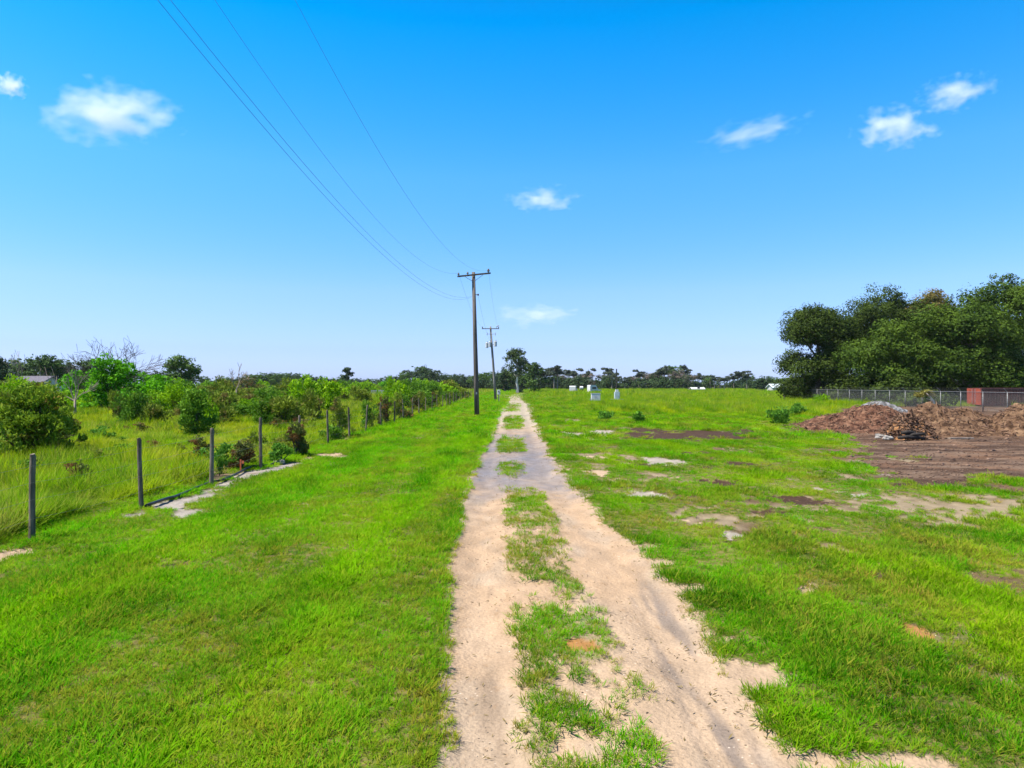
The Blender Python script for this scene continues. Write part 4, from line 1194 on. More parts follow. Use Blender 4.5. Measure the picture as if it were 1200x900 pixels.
d = 94.0; X = XD(723, d)
t = empty('pump_pedestal', (X, d, 0), 'grey-green equipment pedestal with a tall thin mast standing in the field', 'pedestal')
mb = MB(); mb.box((0, 0, .05), (2.3, .9, .16), bev=.05); mb.build('concrete_pad', M_conc, t)
mb = MB(); mb.box((0, 0, .78), (.72, .5, 1.3), bev=.04); mb.build('cabinet', M_greyg, t)
mb = MB(); mb.box((0, -.262, .78), (.56, .02, 1.08)); dr = mb.build('door', M_greyg, t)
mb = MB(); mb.box((.2, -.283, .8), (.03, .02, .14)); mb.build('handle', M_dark, dr)
mb = MB(); mb.box((-.02, 0, 1.60), (.42, .34, .34), bev=.03); mb.build('meter_head', M_white, t)
mb = MB(); mb.tube([(-.06, 0, 1.75), (-.06, 0, 3.2), (-.06, 0, 4.55)], [.05, .045, .04], 8); mb.build('mast', M_twig, t)
mb = MB(); mb.tube([(-.06, 0, 3.7), (-.06, 0, 4.6)], [.09, .08], 8); mb.build('mast_antenna', M_dark, t)
for s_ in (-.85, .85):
    mb = MB(); mb.tube([(s_, 0, .1), (s_, 0, .42), (s_ * .55, 0, .42)], .05, 8); mb.build('pipe', M_steel, t)

d = 96.0; X = XD(584.5, d)
t = empty('meter_post', (X, d, 0), 'white meter box on a short dark post between the track and the far utility pole', 'meter post')
mb = MB(); mb.box((0, 0, .75), (.14, .12, 1.5)); mb.build('post', M_pole, t)
mb = MB(); mb.box((0, -.13, 1.38), (.42, .14, .66), bev=.03); b_ = mb.build('meter_box', M_white, t)
mb = MB(); mb.tube([(0, -.205, 1.45), (0, -.25, 1.45)], .09, 12); mb.build('meter_dial', M_dark, b_)
mb = MB(); mb.tube([(.05, -.08, 0), (.05, -.08, 1.06)], .025, 6); mb.build('conduit', M_steel, t)


# ---- vehicles far away in the field
M_glass = simple_mat('dark_glass', (.02, .025, .03), (.04, .045, .05), 3, rough=.12, bump=0, spec=.6)
M_rubber = simple_mat('tyre_rubber', (.02, .02, .02), (.035, .035, .035), 8, rough=.8, bump=.2)


def extrude_profile(prof, w, mat, name, parent, mi=0):
    n = len(prof); mb = MB()
    vs = [(x, -w / 2, z) for x, z in prof] + [(x, w / 2, z) for x, z in prof]
    fs = [tuple(range(n)), tuple(range(2 * n - 1, n - 1, -1))] + [(i, n + i, n + (i + 1) % n, (i + 1) % n) for i in range(n)]
    mb.add(vs, fs); return mb.build(name, mat, parent)


def wheel(parent, x, y, r_=.36):
    mb = MB(); mb.tube([(x, y - .11, r_), (x, y - .09, r_), (x, y + .09, r_), (x, y + .11, r_)], [r_ * .88, r_, r_, r_ * .88], 18)
    w = mb.build('wheel', M_rubber, parent)
    mb = MB(); s = -1 if y < 0 else 1
    mb.tube([(x, y + s * .08, r_), (x, y + s * .125, r_)], r_ * .55, 12); mb.build('rim', M_steel, w)


def van(label, px, d, rz, L_=4.6, hgt=2.0):
    t = empty('parked_van', (XD(px, d), d, 0), label, 'van', None, rz)
    prof = [(-L_ / 2, .45), (L_ / 2 - .1, .45), (L_ / 2, .8), (L_ / 2 - .15, 1.05), (L_ / 2 - 1.0, 1.25), (L_ / 2 - 1.65, hgt - .08), (L_ / 2 - 1.9, hgt), (-L_ / 2 + .2, hgt), (-L_ / 2, hgt - .2)]
    extrude_profile(prof, 1.85, M_white, 'body', t)
    extrude_profile([(L_ / 2 - 1.08, 1.30), (L_ / 2 - 1.62, hgt - .18), (L_ / 2 - 1.60, hgt - .14), (L_ / 2 - 1.02, 1.31)], 1.6, M_glass, 'windscreen', t)
    for s in (-1, 1):
        mb = MB(); mb.box((L_ / 2 - 2.15, s * .93, 1.55), (.85, .02, .48)); mb.build('side_window', M_glass, t)
        mb = MB(); mb.box((-L_ / 2 + 1.2, s * .93, 1.55), (1.2, .02, .48)); mb.build('side_window', M_glass, t)
        mb = MB(); mb.box((L_ / 2 - .04, s * .7, .85), (.08, .25, .16)); mb.build('headlight', M_steel, t)
        for x in (-L_ / 2 + .9, L_ / 2 - .9): wheel(t, x, s * .86)
    mb = MB(); mb.box((L_ / 2 + .03, 0, .5), (.12, 1.8, .2)); mb.build('bumper', M_dark, t)
    return t


van('white van parked in tall grass at the far tree line, behind the white cabinet', 696.5, 185, R(20), 3.4, 2.35)
van('smaller white vehicle parked left of the white van by the far trees', 672, 205, R(75), 3.6, 2.1)

# small white tank beside it
d = 205.0
t = empty('water_tank', (XD(681, d), d, 0), 'small white tank on a dark stand between the two white vehicles', 'tank')
mb = MB(); mb.tube([(-.4, 0, 1.5), (-.35, 0, 1.5), (.55, 0, 1.5), (.6, 0, 1.5)], [.3, .5, .5, .3], 14); mb.build('tank', M_white, t)
mb = MB()
for sx in (-.25, .45):
    for sy in (-.3, .3): mb.box((sx, sy, .55), (.1, .1, 1.15))
mb.build('stand', M_dark, t)

# ---- buildings
M_roofg = simple_mat('grey_shingles', (.07, .065, .08), (.12, .11, .13), 6, bump=.6)
M_roofb = simple_mat('brown_tin_roof', (.20, .13, .09), (.30, .20, .15), 4, bump=.2)
M_wall = simple_mat('cream_siding', (.50, .48, .42), (.62, .59, .52), 3, bump=.2)
M_wallw = simple_mat('white_siding', (.34, .34, .33), (.42, .42, .41), 3, bump=.2)


def house(name, label, px, d, w, dep, wall_h, ridge, roofm, wallm, rz=0, cat='house'):
    t = empty(name, (XD(px, d), d, 0), label, cat, None, rz)
    mb = MB(); mb.box((0, 0, wall_h / 2), (w, dep, wall_h))
    mb.add([(-w / 2, -dep / 2, wall_h), (-w / 2, dep / 2, wall_h), (-w / 2, 0, ridge - .08)], [(0, 1, 2)])
    mb.add([(w / 2, -dep / 2, wall_h), (w / 2, dep / 2, wall_h), (w / 2, 0, ridge - .08)], [(0, 2, 1)])
    wl = mb.build('wall', wallm, t)
    o = .4; k = (ridge - wall_h) / (dep / 2)
    mb = MB()
    for s in (-1, 1):
        ye = s * (dep / 2 + o); ze = wall_h - o * k
        vs = [(-w / 2 - o, ye, ze), (w / 2 + o, ye, ze), (w / 2 + o, 0, ridge), (-w / 2 - o, 0, ridge)]
        vs += [(x, y, z + .14) for x, y, z in vs]
        mb.add(vs, [(0, 1, 2, 3), (7, 6, 5, 4), (0, 4, 5, 1), (1, 5, 6, 2), (2, 6, 7, 3), (3, 7, 4, 0)])
    mb.build('roof', roofm, t)
    nwin = max(1, int(w / 3.2))
    for i in range(nwin):
        x = -w / 2 + w * (i + .5) / nwin
        if i == nwin // 2:
            mb = MB(); mb.box((x, -dep / 2 - .02, 1.0), (.95, .05, 2.0)); mb.build('door', M_dark, t)
        else:
            mb = MB(); mb.box((x, -dep / 2 - .02, 1.45), (1.1, .06, 1.1)); fr = mb.build('window', M_white, t)
            mb = MB(); mb.box((x, -dep / 2 - .055, 1.45), (.95, .02, .95)); mb.build('pane', M_glass, fr)
    return t


house('house', 'low house with a grey shingle roof behind the left thicket', 44, 112, 4.6, 7, 2.4, 3.72, M_roofg, M_wall)
house('shed', 'small white gabled shed at the far end of the pasture', 492, 190, 2.2, 5.0, 1.3, 2.1, M_white, M_wallw, R(90), 'shed')
house('barn', 'low brown-roofed barn beyond the pasture near the first utility pole', 511, 200, 5.2, 4, 1.3, 2.0, M_roofb, M_wallw, 0, 'barn')
house('long_shed', 'long low pale shed between the white gabled shed and the brown-roofed barn', 501, 196, 3.6, 3, .9, 1.35, M_wallw, M_wallw, 0, 'shed')
house('white_house', 'low white building under the far trees right of the field pedestal', 817, 255, 4.4, 4, .8, 1.35, M_white, M_wallw, 0)
house('pale_building', 'pale building in the gap at the left end of the chain-link fence', 911, 215, 4.6, 5, 1.6, 2.6, simple_mat('pale_tin_roof', (.46, .52, .54), (.58, .64, .66), 3, rough=.5), M_wallw, 0, 'building')

t = empty('board_fence', (XD(447, 150), 150, 0), 'short run of pale board fence at the far side of the pasture', 'fence')
for i in range(5):
    mb = MB(); mb.box((-2.2 + i * 1.1, 0, .6), (.12, .1, 1.3)); mb.build('post', M_wallw, t)
for z in (.5, .85, 1.15):
    mb = MB(); mb.box((0, -.07, z), (4.6, .04, .14)); mb.build('rail', M_wallw, t)

# ------------------------------------------------------------------ chain-link fence
XF = 42.6
M_galv = simple_mat('galvanised_steel', (.12, .12, .115), (.20, .20, .19), 8, rough=.6, metal=.2, bump=.05)
M_mesh = simple_mat('dull_mesh_wire', (.13, .13, .12), (.20, .20, .19), 8, rough=.6, metal=.3, bump=0)
fc = empty('chain_link_fence', (0, 0, 0), 'chain-link fence with angled barbed-wire arms along the right boundary', 'fence')
ys_f = [58.7 + 3.05 * k for k in range(-4, 16)]
for y in ys_f:
    mb = MB(); mb.tube([(XF, y, -.1), (XF, y, 1.78)], .045, 8); po = mb.build('post', M_galv, fc, smooth=True)
    mb = MB(); mb.tube([(XF, y, 1.76), (XF - .32, y, 2.10)], .024, 6); mb.build('barb_arm', M_galv, po)
mb = MB(); mb.tube([(XF, ys_f[0], 1.74), (XF, ys_f[-1], 1.74)], .032, 8); mb.build('top_rail', M_galv, fc)
for q in (.3, .65, .98):
    mb = MB(); mb.tube([(XF - .32 * q, ys_f[0], 1.76 + .34 * q), (XF - .32 * q, ys_f[-1], 1.76 + .34 * q)], .004, 3); mb.build('barbed_wire', M_mesh, fc)
vs = []; fs = []
L_f = ys_f[-1] - ys_f[0]; hm = 1.68; st = .11; wv = .0045
k = -hm
while k < L_f:
    for s in (1, -1):
        y0, y1 = (k, k + hm) if s == 1 else (k + hm, k)
        z0, z1 = .05, .05 + hm
        a = max(0, min(1, (0 - y0) / (y1 - y0))) if y0 != y1 else 0
        ya, yb = ys_f[0] + np.clip(y0, 0, L_f), ys_f[0] + np.clip(y1, 0, L_f)
        za = z0 + (np.clip(y0, 0, L_f) - y0) / (y1 - y0) * hm; zb_ = z1 - (y1 - np.clip(y1, 0, L_f)) / (y1 - y0) * hm
        n = len(vs)
        vs += [(XF + .05 + s * .004, ya - wv, za), (XF + .05 + s * .004, ya + wv, za), (XF + .05 + s * .004, yb + wv, zb_), (XF + .05 + s * .004, yb - wv, zb_)]
        fs.append((n, n + 1, n + 2, n + 3))
    k += st
me = bpy.data.meshes.new('mesh_fabric'); me.from_pydata(vs, [], fs)
mo = link('mesh_fabric', me, fc, [M_mesh]); sm = mo.modifiers.new('thick', 'SOLIDIFY'); sm.thickness = .006
d = 104.0
t = empty('corner_post', (XD(919, d), d, 0), 'single tall dark post standing left of the chain-link fence', 'post')
mb = MB(); mb.tube([(0, 0, -.1), (0, 0, 3.0)], .10, 8); mb.build('post', M_pole, t)
mb = MB(); mb.tube([(0, 0, 2.9), (0, 0, 3.05)], .13, 8); mb.build('cap', M_steel, t)

# red container behind the fence
M_red = simple_mat('red_painted_steel', (.20, .035, .020), (.30, .060, .032), 2, rough=.55, bump=.1)
M_red_shade = simple_mat('shaded_red_steel', (.055, .018, .014), (.10, .030, .022), 1.5, rough=.7, bump=.3)  # container red darkened: shade of the front, turned from the sun, in the colour
t = empty('shipping_container', (52.3, 76.0, 0), 'red corrugated steel container behind the chain-link fence', 'container')
Lc, Wc, Hc = 12.0, 2.44, 1.95
mb = MB(); mb.box((Lc / 2, Wc / 2, Hc / 2 + .1), (Lc, Wc, Hc)); mb.build('body', M_red_shade, t)
mb = MB()
for i in range(38):
    mb.box((.28 + i * .305, -.03, Hc / 2 + .1), (.15, .06, Hc - .25))
mb.build('corrugation', M_red_shade, t)
mb = MB(); mb.box((-.03, Wc * .25, Hc / 2 + .1), (.06, Wc * .46, Hc - .12)); e = mb.build('door', M_red, t)
mb = MB(); mb.tube([(-.09, Wc * .4, .3), (-.09, Wc * .4, Hc)], .025, 6); mb.build('lock_bar', M_steel, e)
mb = MB(); mb.box((-.03, Wc * .75, Hc / 2 + .1), (.06, Wc * .46, Hc - .12)); e = mb.build('door', M_red, t)
mb = MB(); mb.tube([(-.09, Wc * .6, .3), (-.09, Wc * .6, Hc)], .025, 6); mb.build('lock_bar', M_steel, e)
mb = MB()
for z in (.12, Hc + .08): mb.box((Lc / 2, -.045, z), (Lc + .1, .09, .14))
mb.build('side_rail', M_red_shade, t)

# yellowing sapling behind the fence
LM_yel = leaf_mat('yellowing_leaves', (.12, .13, .02), (.28, .24, .06), wscale=1, transl=.3)
d = 70; X = XD(1090, d)
t = empty('leaning_sapling', (X, d, 0), 'small yellowing tree with a pale leaning trunk behind the chain-link fence', 'tree')
mb = MB(); mb.tube([(.5, 0, -.1), (.35, 0, .7), (-.1, 0, 1.3), (-.6, 0, 1.7)], [.10, .09, .07, .04], 7); mb.tube([(.35, 0, .7), (-.1, 0, .9), (-.4, 0, 1.0)], [.05, .04, .03], 6); mb.build('trunk', M_palebark, t, smooth=True)
link('crown', crown_mesh('crown', [(-.4, 0, 1.55, .7, .5, .28), (-1.0, .2, 1.3, .5, .4, .3), (.3, .3, 1.45, .5, .5, .2)], .25, 40, 24, .2, 91), t, [LM_yel])

# ------------------------------------------------------------------ mulch and earth mounds
def pile_mat(name, c1, c2, c3, sc_=2.5):
    m = bpy.data.materials.new(name)
    nt, N, L = nodes_of(m)
    out = N.new('ShaderNodeOutputMaterial'); b = N.new('ShaderNodeBsdfPrincipled'); b.inputs['Roughness'].default_value = .95
    b.inputs['Specular IOR Level'].default_value = .1
    geo = N.new('ShaderNodeNewGeometry')
    n = N.new('ShaderNodeTexNoise'); n.inputs['Scale'].default_value = sc_; n.inputs['Detail'].default_value = 8; n.inputs['Roughness'].default_value = .65; n.inputs['Distortion'].default_value = .6
    L.new(geo.outputs['Position'], n.inputs['Vector'])
    cr = N.new('ShaderNodeValToRGB'); cr.color_ramp.elements[0].color = (*c1, 1); cr.color_ramp.elements[0].position = .38
    cr.color_ramp.elements[1].color = (*c3, 1); cr.color_ramp.elements[1].position = .66
    e = cr.color_ramp.elements.new(.5); e.color = (*c2, 1)
    L.new(n.outputs['Fac'], cr.inputs['Fac']); L.new(cr.outputs[0], b.inputs['Base Color'])
    n2 = N.new('ShaderNodeTexNoise'); n2.inputs['Scale'].default_value = 9; n2.inputs['Detail'].default_value = 8
    L.new(geo.outputs['Position'], n2.inputs['Vector'])
    bp = N.new('ShaderNodeBump'); bp.inputs['Strength'].default_value = 1; bp.inputs['Distance'].default_value = .12
    L.new(n2.outputs['Fac'], bp.inputs['Height']); L.new(bp.outputs[0], b.inputs['Normal']); L.new(b.outputs[0], out.inputs[0])
    return m


M_mulch = pile_mat('root_and_earth', (.030, .013, .008), (.095, .045, .028), (.21, .115, .070))
M_mulch2 = pile_mat('brown_earth', (.034, .018, .010), (.10, .056, .032), (.20, .125, .072))
M_stick = simple_mat('broken_roots', (.060, .030, .019), (.20, .115, .07), 3, bump=.3)
M_rub = pile_mat('pale_rubble', (.08, .075, .07), (.15, .145, .145), (.26, .26, .27), 3)


def mound(name, label, cx, cy, rx, ry, h, seed, mat, rough=.55, sticks=0, stickmat=None, n=150, pw=1.3, cat='mound', peaks=None, stick_size=.24):
    r = np.random.default_rng(seed)
    root = empty(name, (cx, cy, 0), label, cat)
    u = np.linspace(-1.15, 1.15, n)
    U, W = np.meshgrid(u, u)
    X = U * rx; Y = W * ry

    def hf(X, Y):
        U = X / rx; W = Y / ry
        q = np.hypot(U, W) + (fbm(U * 1.8 + seed, W * 1.8, seed, 3) - .5) * .45
        base = np.clip(1 - q, 0, 1) ** (1 / pw) if False else sstep(1.0, .12, q) ** .85
        if peaks:
            p = np.zeros_like(base)
            for (a, b_, s_, k) in peaks: p = np.maximum(p, k * np.exp(-((U - a) ** 2 + ((W - b_) * .8) ** 2) / (2 * s_ * s_)))
            base = base * (.35 + .65 * p)
        z = h * base
        big = fbm((X + seed) * .9, Y * .9, seed + 3, 4) - .5
        ridg = 1 - np.abs(2 * fbm((X + seed) * 2.3, Y * 2.3, seed + 5, 4) - 1)
        z = z + base * (big * rough * 1.2 + (ridg - .8) * rough * .7) + (fbm(X * 7, Y * 7, seed + 7, 3) - .5) * .16 * sstep(0, .2, base)
        return z - .05 * (base < .02)
    Zz = hf(X, Y)
    V = np.stack([X, Y, Zz], -1).reshape(-1, 3)
    ii = (np.arange(n - 1)[:, None] * n + np.arange(n - 1)[None, :]).ravel()
    me = np_mesh('heap', V, np.stack([ii, ii + 1, ii + n + 1, ii + n], -1))
    link('heap', me, root, [mat])
    if sticks:
        VV = []; FF = []
        for i in range(sticks):
            a = r.uniform(0, 6.28); q = math.sqrt(r.uniform()) * .98
            x, y = q * rx * math.cos(a), q * ry * math.sin(a); z = float(hf(np.array([x]), np.array([y]))[0])
            L_ = r.uniform(.4, 1.6) * stick_size; w = r.uniform(.010, .034)
            d_ = unit(np.array([r.normal(0, 1), r.normal(0, 1), r.normal(0, .55)])); s_ = unit(np.cross(d_, [0, 0, 1.0])) * w; t_ = np.cross(d_, s_)
            p0 = np.array([x, y, z + .02]) - d_ * L_ / 2; p1 = p0 + d_ * L_ / 2 + r.normal(0, .04, 3) ; p2 = p0 + d_ * L_
            k = len(VV)
            for p_, m_ in ((p0, 1), (p1, .9), (p2, .4)):
                VV += [p_ + s_ * m_, p_ + t_ * m_, p_ - s_ * m_, p_ - t_ * m_]
            for q_ in (0, 4):
                for j in range(4): FF.append((k + q_ + j, k + q_ + (j + 1) % 4, k + q_ + 4 + (j + 1) % 4, k + q_ + 4 + j))
        o = link('loose_sticks', np_mesh('loose_sticks', np.array(VV), np.array(FF)), root, [stickmat or M_stick]); o['kind'] = 'stuff'
    return root


def mpos(px, d): return XD(px, d), d


x_, y_ = mpos(1008, 37.5); mound('earth_mound', 'left reddish-brown mound of roots and earth sloping down into the grass', x_, y_, 4.2, 4.0, 1.22, 3, M_mulch, .38, 900, peaks=[(.25, 0, .5, 1), (-.4, 0, .4, .62), (.9, 0, .5, 1)])
x_, y_ = mpos(1106, 35.5); mound('earth_mound', 'large middle mound of brown earth and roots in front of the red container', x_, y_, 3.9, 3.6, 1.30, 13, M_mulch2, .42, 900, peaks=[(-.10, .1, .32, 1), (.34, 0, .30, .86), (-.6, .1, .35, .86)])
x_, y_ = mpos(1224, 34.0); mound('earth_mound', 'mound of brown earth cut by the right edge of the frame', x_, y_, 3.0, 3.4, 1.35, 23, M_mulch2, .55, 700)
x_, y_ = mpos(1064, 30.8); mound('straw_heap', 'small orange-brown straw heap with a dark hollow in front of the mounds', x_, y_, 1.15, 1.0, 1.0, 33, pile_mat('orange_straw', (.08, .035, .014), (.25, .12, .05), (.38, .21, .10), 4), .30, 700, n=90, cat='heap', stick_size=.5)
x_, y_ = mpos(1026, 50.0); mound('rubble_pile', 'pale grey rubble pile behind the left earth mound', x_, y_, 3.0, 2.0, 1.12, 43, M_rub, .35, 0, cat='rubble pile', n=100)
# charred logs in the hollow, pale chunks, plank
M_char = simple_mat('charred_wood', (.012, .010, .009), (.04, .032, .026), 9, bump=.6)
x0, y0 = mpos(1066, 29.6)
for i, (dx, dz, a, L_) in enumerate([(-.1, .16, .15, 1.3), (.25, .30, -.25, 1.1), (.0, .42, .1, .9), (.45, .12, .3, 1.0)]):
    mb = MB(); mb.tube([(-L_ / 2, 0, -.05), (0, .03, .02), (L_ / 2, 0, .0)], [.10, .12, .08], 9)
    o = mb.build('charred_log', M_char, smooth=True); o.scale = (.7, .7, .7); o.location = (x0 + dx, y0 - .05 + .06 * i, dz * .8); o.rotation_euler = (0, a * .4, a)
    tag(o, ['lowest charred log at the foot of the straw heap', 'upper charred log slanting over the others in the straw heap', 'topmost short charred log in the hollow of the straw heap', 'charred log at the right side of the straw heap'][i], 'log', 'charred logs in the straw heap')
for i, (px_, py_, s, lb) in enumerate([(1033, 513, .26, 'leftmost pale chunk beside the straw heap'), (1041, 515, .22, 'middle pale chunk beside the straw heap'), (1048, 513, .25, 'pale chunk nearest the charred logs'), (1038, 511, .2, 'small pale chunk behind the row beside the straw heap')]):
    rock('concrete_chunk', lb, px_, py_, (s, s * .8, s * .6), 60 + i, M_stone, 'pale chunks beside the straw heap')
X, d = G(1126, 515)
mb = MB(); mb.box((0, 0, 0), (1.15, .16, .05)); mb.tube([(-.57, 0, .026), (.57, 0, .03)], .006, 4)
o = mb.build('plank', M_deadwood); o.location = (X, d, .06); o.rotation_euler = (0, 0, .12); tag(o, 'weathered grey plank lying on the bare dirt', 'plank')

# clods and chips over the bare dirt
VV = []; FF = []
r = np.random.default_rng(4)
n = 20000
cx_ = r.uniform(9, 34, n); cy_ = 15.8 + r.uniform(0, 1, n) ** 1.3 * 30
ba, _, _ = plan(cx_, cy_); k = (poly_sd(DIRT, cx_, cy_) < .6) & (ba > .5); cx_ = cx_[k]; cy_ = cy_[k]
zz = gheight(cx_, cy_, ba[k]); n = len(cx_)
s = r.uniform(.006, .028, n) * (1 + (r.uniform(0, 1, n) > .96) * 1.6)
oc = np.array([(1, 0, 0), (0, 1, 0), (-1, 0, 0), (0, -1, 0), (0, 0, 1), (0, 0, -.6)])
VV = (np.stack([cx_, cy_, zz + .01], -1)[:, None, :] + oc[None] * (s[:, None] * r.uniform(.5, 1.5, (n, 1)))[:, :, None] * r.uniform(.6, 1.4, (n, 6, 1)) * np.array([1.5, 1, .7])).reshape(-1, 3)
of = np.array([(0, 1, 4), (1, 2, 4), (2, 3, 4), (3, 0, 4), (1, 0, 5), (2, 1, 5), (3, 2, 5), (0, 3, 5)])
FF = (of[None] + (np.arange(n) * 6)[:, None, None]).reshape(-1, 3)
M_clod = leaf_mat('clods', (.04, .022, .016), (.21, .135, .095), wscale=1.0, transl=0.0)
tag(link('dirt_clods', np_mesh('dirt_clods', VV, FF), None, [M_clod]), 'brown clods and wood chips strewn over the bare dirt', 'clods', kind='stuff')

# pebbles and dry scraps on the track
n = 5200
cx_ = r.uniform(-1.2, 3.4, n); cy_ = 3.2 + r.uniform(0, 1, n) ** 1.6 * 22
ba, _, _ = plan(cx_, cy_); k = (ba > .6) & (r.uniform(0, 1, n) < sstep(.42, .62, fbm(cx_ * 1.5, cy_ * 1.2, 200, 3)) + .12); cx_ = cx_[k]; cy_ = cy_[k]; ba = ba[k]; n = len(cx_)
zz = gheight(cx_, cy_, ba); s = r.uniform(.002, .0085, n)
VV = (np.stack([cx_, cy_, zz + .001], -1)[:, None, :] + oc[None] * s[:, None, None] * r.uniform(.6, 1.4, (n, 6, 1)) * np.array([1.4, 1, .7])).reshape(-1, 3)
FF = (of[None] + (np.arange(n) * 6)[:, None, None]).reshape(-1, 3)
M_peb = leaf_mat('pebbles', (.12, .08, .05), (.42, .34, .26), wscale=3.0, transl=0.0)
tag(link('track_pebbles', np_mesh('track_pebbles', VV, FF), None, [M_peb]), 'small pebbles and crumbs scattered on the sandy dirt track', 'pebbles', kind='stuff')

n = 60000
cx_ = r.uniform(-2.2, 6.5, n); cy_ = 3.2 + r.uniform(0, 1, n) ** 1.5 * 24
ba, _, _ = plan(cx_, cy_)
ly = np.log(cy_); e1 = np.interp(ly, _rl, _rx[:, 1]); e2 = np.interp(ly, _rl, _rx[:, 2]); e3 = np.interp(ly, _rl, _rx[:, 3]); e0 = np.interp(ly, _rl, _rx[:, 0])
near = np.exp(-((cx_ - (e1 + e2) / 2) / (.40 + .35 * (e2 - e1))) ** 2) + np.exp(-((cx_ - e3 + .1) / .28) ** 2) * .8 + np.exp(-((cx_ - e0) / .14) ** 2) * .4 + .03 * (cx_ > e3)
k = (r.uniform(0, 1, n) < near * sstep(.40, .62, fbm(cx_ * 2.6, cy_ * 2.2, 210, 4)) * (.15 + .35 * sstep(.2, .6, ba)))
cx_, cy_, ba = cx_[k], cy_[k], ba[k]; n = len(cx_)
Cc = np.stack([cx_, cy_, gheight(cx_, cy_, ba) + r.uniform(.002, .02, n)], -1)
Nn = unit(np.stack([r.normal(0, .5, n), r.normal(0, .5, n), np.ones(n)], -1))
Vv, Ff = leaves(Cc, Nn, .045, 4.5, r)
tag(link('track_litter', np_mesh('track_litter', Vv, Ff), None, [leaf_mat('litter', (.045, .030, .012), (.20, .15, .05), wscale=3.0, transl=.1)]), 'dry brown grass scraps lying along the centre strip and edges of the track', 'litter', kind='stuff')
print('litter', n)

# ------------------------------------------------------------------ clouds
def cloud(label, px, py, d, hw, hh, seed, dens, nscale=2.3, tilt=0.0):
    import bmesh
    w = hw * d / F; h = hh * d / F
    bm = bmesh.new(); bmesh.ops.create_icosphere(bm, subdivisions=3, radius=1)
    me = bpy.data.meshes.new('cloud'); bm.to_mesh(me); bm.free()
    o = link('cloud', me); o.location = (XD(px, d), d, Z(py, d)); o.scale = (w, w * .5, h); o.rotation_euler = (0, tilt, 0)
    m = bpy.data.materials.new('cloud_vapour'); nt, N, L = nodes_of(m)
    out = N.new('ShaderNodeOutputMaterial'); v = N.new('ShaderNodeVolumePrincipled')
    v.inputs['Color'].default_value = (1, 1, 1, 1); v.inputs['Anisotropy'].default_value = 0.0
    tc = N.new('ShaderNodeTexCoord')
    ln = N.new('ShaderNodeVectorMath'); ln.operation = 'LENGTH'; L.new(tc.outputs['Object'], ln.inputs[0])
    mp = N.new('ShaderNodeMapping'); mp.inputs['Scale'].default_value = (1.2, .8, .9); mp.inputs['Location'].default_value = (seed * 3.1, seed, 0)
    L.new(tc.outputs['Object'], mp.inputs['Vector'])
    n = N.new('ShaderNodeTexNoise'); n.inputs['Scale'].default_value = nscale; n.inputs['Detail'].default_value = 5; n.inputs['Roughness'].default_value = .48
    L.new(mp.outputs[0], n.inputs['Vector'])
    a = N.new('ShaderNodeMath'); a.operation = 'MULTIPLY_ADD'; a.inputs[1].default_value = -1.0; a.inputs[2].default_value = .42   # .42 - len
    L.new(ln.outputs['Value'], a.inputs[0])
    b = N.new('ShaderNodeMath'); b.operation = 'MULTIPLY_ADD'; b.inputs[1].default_value = 2.4; b.inputs[2].default_value = -.98
    L.new(n.outputs['Fac'], b.inputs[0])
    c = N.new('ShaderNodeMath'); c.operation = 'ADD'; L.new(a.outputs[0], c.inputs[0]); L.new(b.outputs[0], c.inputs[1])
    mr = N.new('ShaderNodeMapRange'); mr.inputs['From Min'].default_value = 0; mr.inputs['From Max'].default_value = .8; mr.inputs['To Max'].default_value = dens * .5 / w
    L.new(c.outputs[0], mr.inputs['Value']); L.new(mr.outputs[0], v.inputs['Density']); L.new(v.outputs[0], out.inputs['Volume'])
    me.materials.append(m)
    tag(o, label, 'cloud', kind='thing')


cloud('largest white puffy cloud at the upper left of the sky', 130, 132, 1900, 98, 42, 1, 6.5)
cloud('tiny cloud at the left edge of the sky', 10, 101, 1900, 26, 18, 2, 6)
cloud('small cloud in the middle of the sky above the near utility pole', 637, 234, 2600, 50, 20, 3, 3.6)
cloud('faint low cloud just right of the utility poles', 630, 369, 4200, 60, 18, 9, 3.2)
cloud('thin streaky cloud right of the middle of the sky', 882, 154, 2200, 80, 19, 5, 2.6, 2.6, -.24)
cloud('lower left puff of the pair at the upper right of the sky', 1050, 150, 2000, 58, 30, 6, 5.5)
cloud('upper right puff of the pair at the upper right of the sky', 1118, 109, 2000, 56, 26, 17, 4, 2.6, -.2)

# ------------------------------------------------------------------ haze in the air
mb = MB(); mb.box((0, 170, 10.5), (1900, 760, 24)); 
hz_m = bpy.data.materials.new('haze_air'); nt, N, L = nodes_of(hz_m)
out = N.new('ShaderNodeOutputMaterial'); v = N.new('ShaderNodeVolumePrincipled'); v.inputs['Density'].default_value = .00005; v.inputs['Color'].default_value = (.80, .88, 1, 1)
L.new(v.outputs[0], out.inputs['Volume'])
hz = mb.build('haze', hz_m); tag(hz, 'thin pale summer haze filling the air over the fields', 'haze', kind='stuff')

# ------------------------------------------------------------------ light, sky, camera
EL, AZ = R(60), R(-103)     # sun high, behind the camera's left shoulder
s = Vector((math.sin(AZ) * math.cos(EL), math.cos(AZ) * math.cos(EL), math.sin(EL)))
sun = bpy.data.lights.new('sun', 'SUN'); sun.energy = 5.0; sun.angle = R(1.5); sun.color = (1.0, .94, .84)
so = bpy.data.objects.new('sun', sun); COL.objects.link(so); so.rotation_euler = s.to_track_quat('Z', 'Y').to_euler()

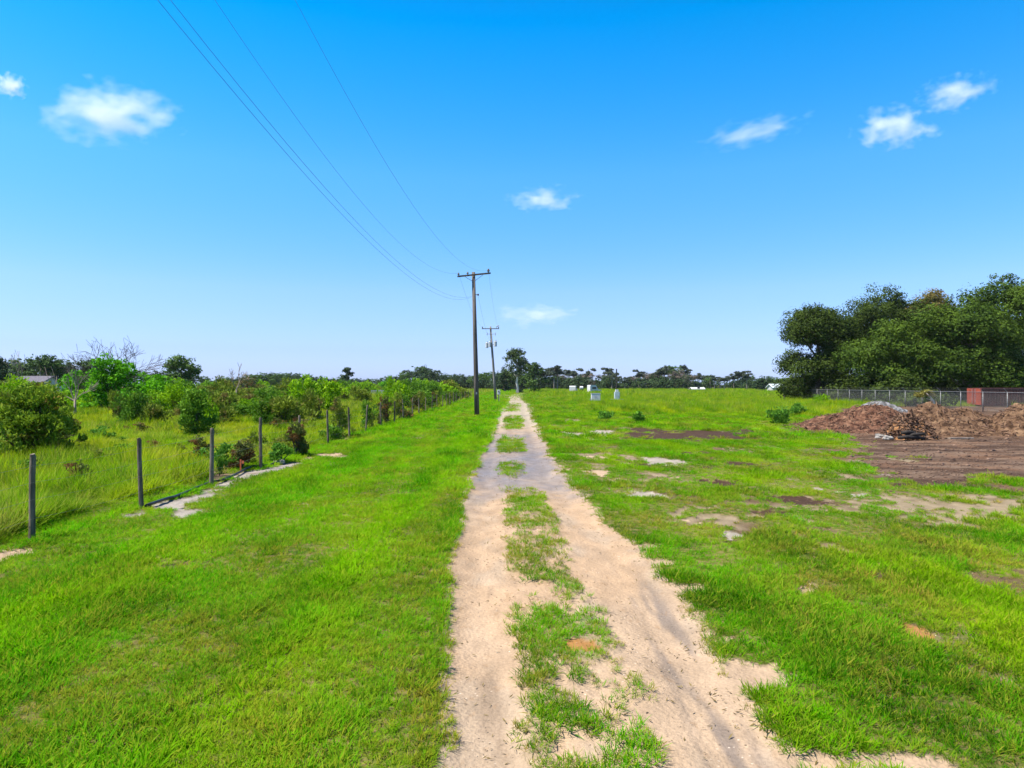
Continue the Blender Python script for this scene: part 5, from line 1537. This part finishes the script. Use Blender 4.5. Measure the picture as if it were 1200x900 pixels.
w = bpy.data.worlds.new('World'); sc.world = w; w.use_nodes = True
nt = w.node_tree; N, L = nt.nodes, nt.links; N.clear()
out = N.new('ShaderNodeOutputWorld'); bg = N.new('ShaderNodeBackground'); sky = N.new('ShaderNodeTexSky')
sky.sky_type = 'NISHITA'; sky.sun_disc = False; sky.sun_elevation = EL; sky.sun_rotation = AZ; sky.altitude = 0
sky.air_density = 1.0; sky.dust_density = .35; sky.ozone_density = 3.0
hs = N.new('ShaderNodeHueSaturation'); hs.inputs['Saturation'].default_value = 1.35
L.new(sky.outputs[0], hs.inputs['Color'])
tcw = N.new('ShaderNodeTexCoord'); sep = N.new('ShaderNodeSeparateXYZ'); L.new(tcw.outputs['Generated'], sep.inputs[0])
cr = N.new('ShaderNodeValToRGB'); L.new(sep.outputs['Z'], cr.inputs['Fac'])
TINT = [(0.0, (.335, .445, 1.0)), (.05, (.40, .44, .76)), (.133, (.64, .61, .72)), (.29, (.62, .84, .84)), (.47, (.0, .90, 1.0)), (.66, (.28, .42, .52))]
cr.color_ramp.elements[0].position = TINT[0][0]; cr.color_ramp.elements[0].color = (*TINT[0][1], 1)
cr.color_ramp.elements[1].position = TINT[-1][0]; cr.color_ramp.elements[1].color = (*TINT[-1][1], 1)
for p_, c_ in TINT[1:-1]:
    e_ = cr.color_ramp.elements.new(p_); e_.color = (*c_, 1)
mm = N.new('ShaderNodeMix'); mm.data_type = 'RGBA'; mm.blend_type = 'MULTIPLY'; mm.inputs['Factor'].default_value = 1
L.new(hs.outputs[0], mm.inputs['A']); L.new(cr.outputs[0], mm.inputs['B'])
L.new(mm.outputs['Result'], bg.inputs[0]); bg.inputs[1].default_value = .130
L.new(bg.outputs[0], out.inputs[0])

cam = bpy.data.cameras.new('camera'); cam.lens = 24; cam.sensor_width = 36; cam.clip_end = 20000; cam.clip_start = .05
co = bpy.data.objects.new('camera', cam); COL.objects.link(co); co.location = (0, 0, H)
co.rotation_euler = (R(90) + math.atan((HY - 450) / F), 0, 0)
sc.camera = co

sc.render.engine = 'CYCLES'
sc.cycles.use_denoising = True
sc.cycles.max_bounces = 6; sc.cycles.diffuse_bounces = 3; sc.cycles.glossy_bounces = 2; sc.cycles.transmission_bounces = 3; sc.cycles.transparent_max_bounces = 4
sc.cycles.volume_bounces = 3; sc.cycles.volume_max_steps = 128
sc.view_settings.view_transform = 'Standard'; sc.view_settings.look = 'None'; sc.view_settings.gamma = 1; sc.view_settings.exposure = 1.15
sc.view_settings.use_curve_mapping = False
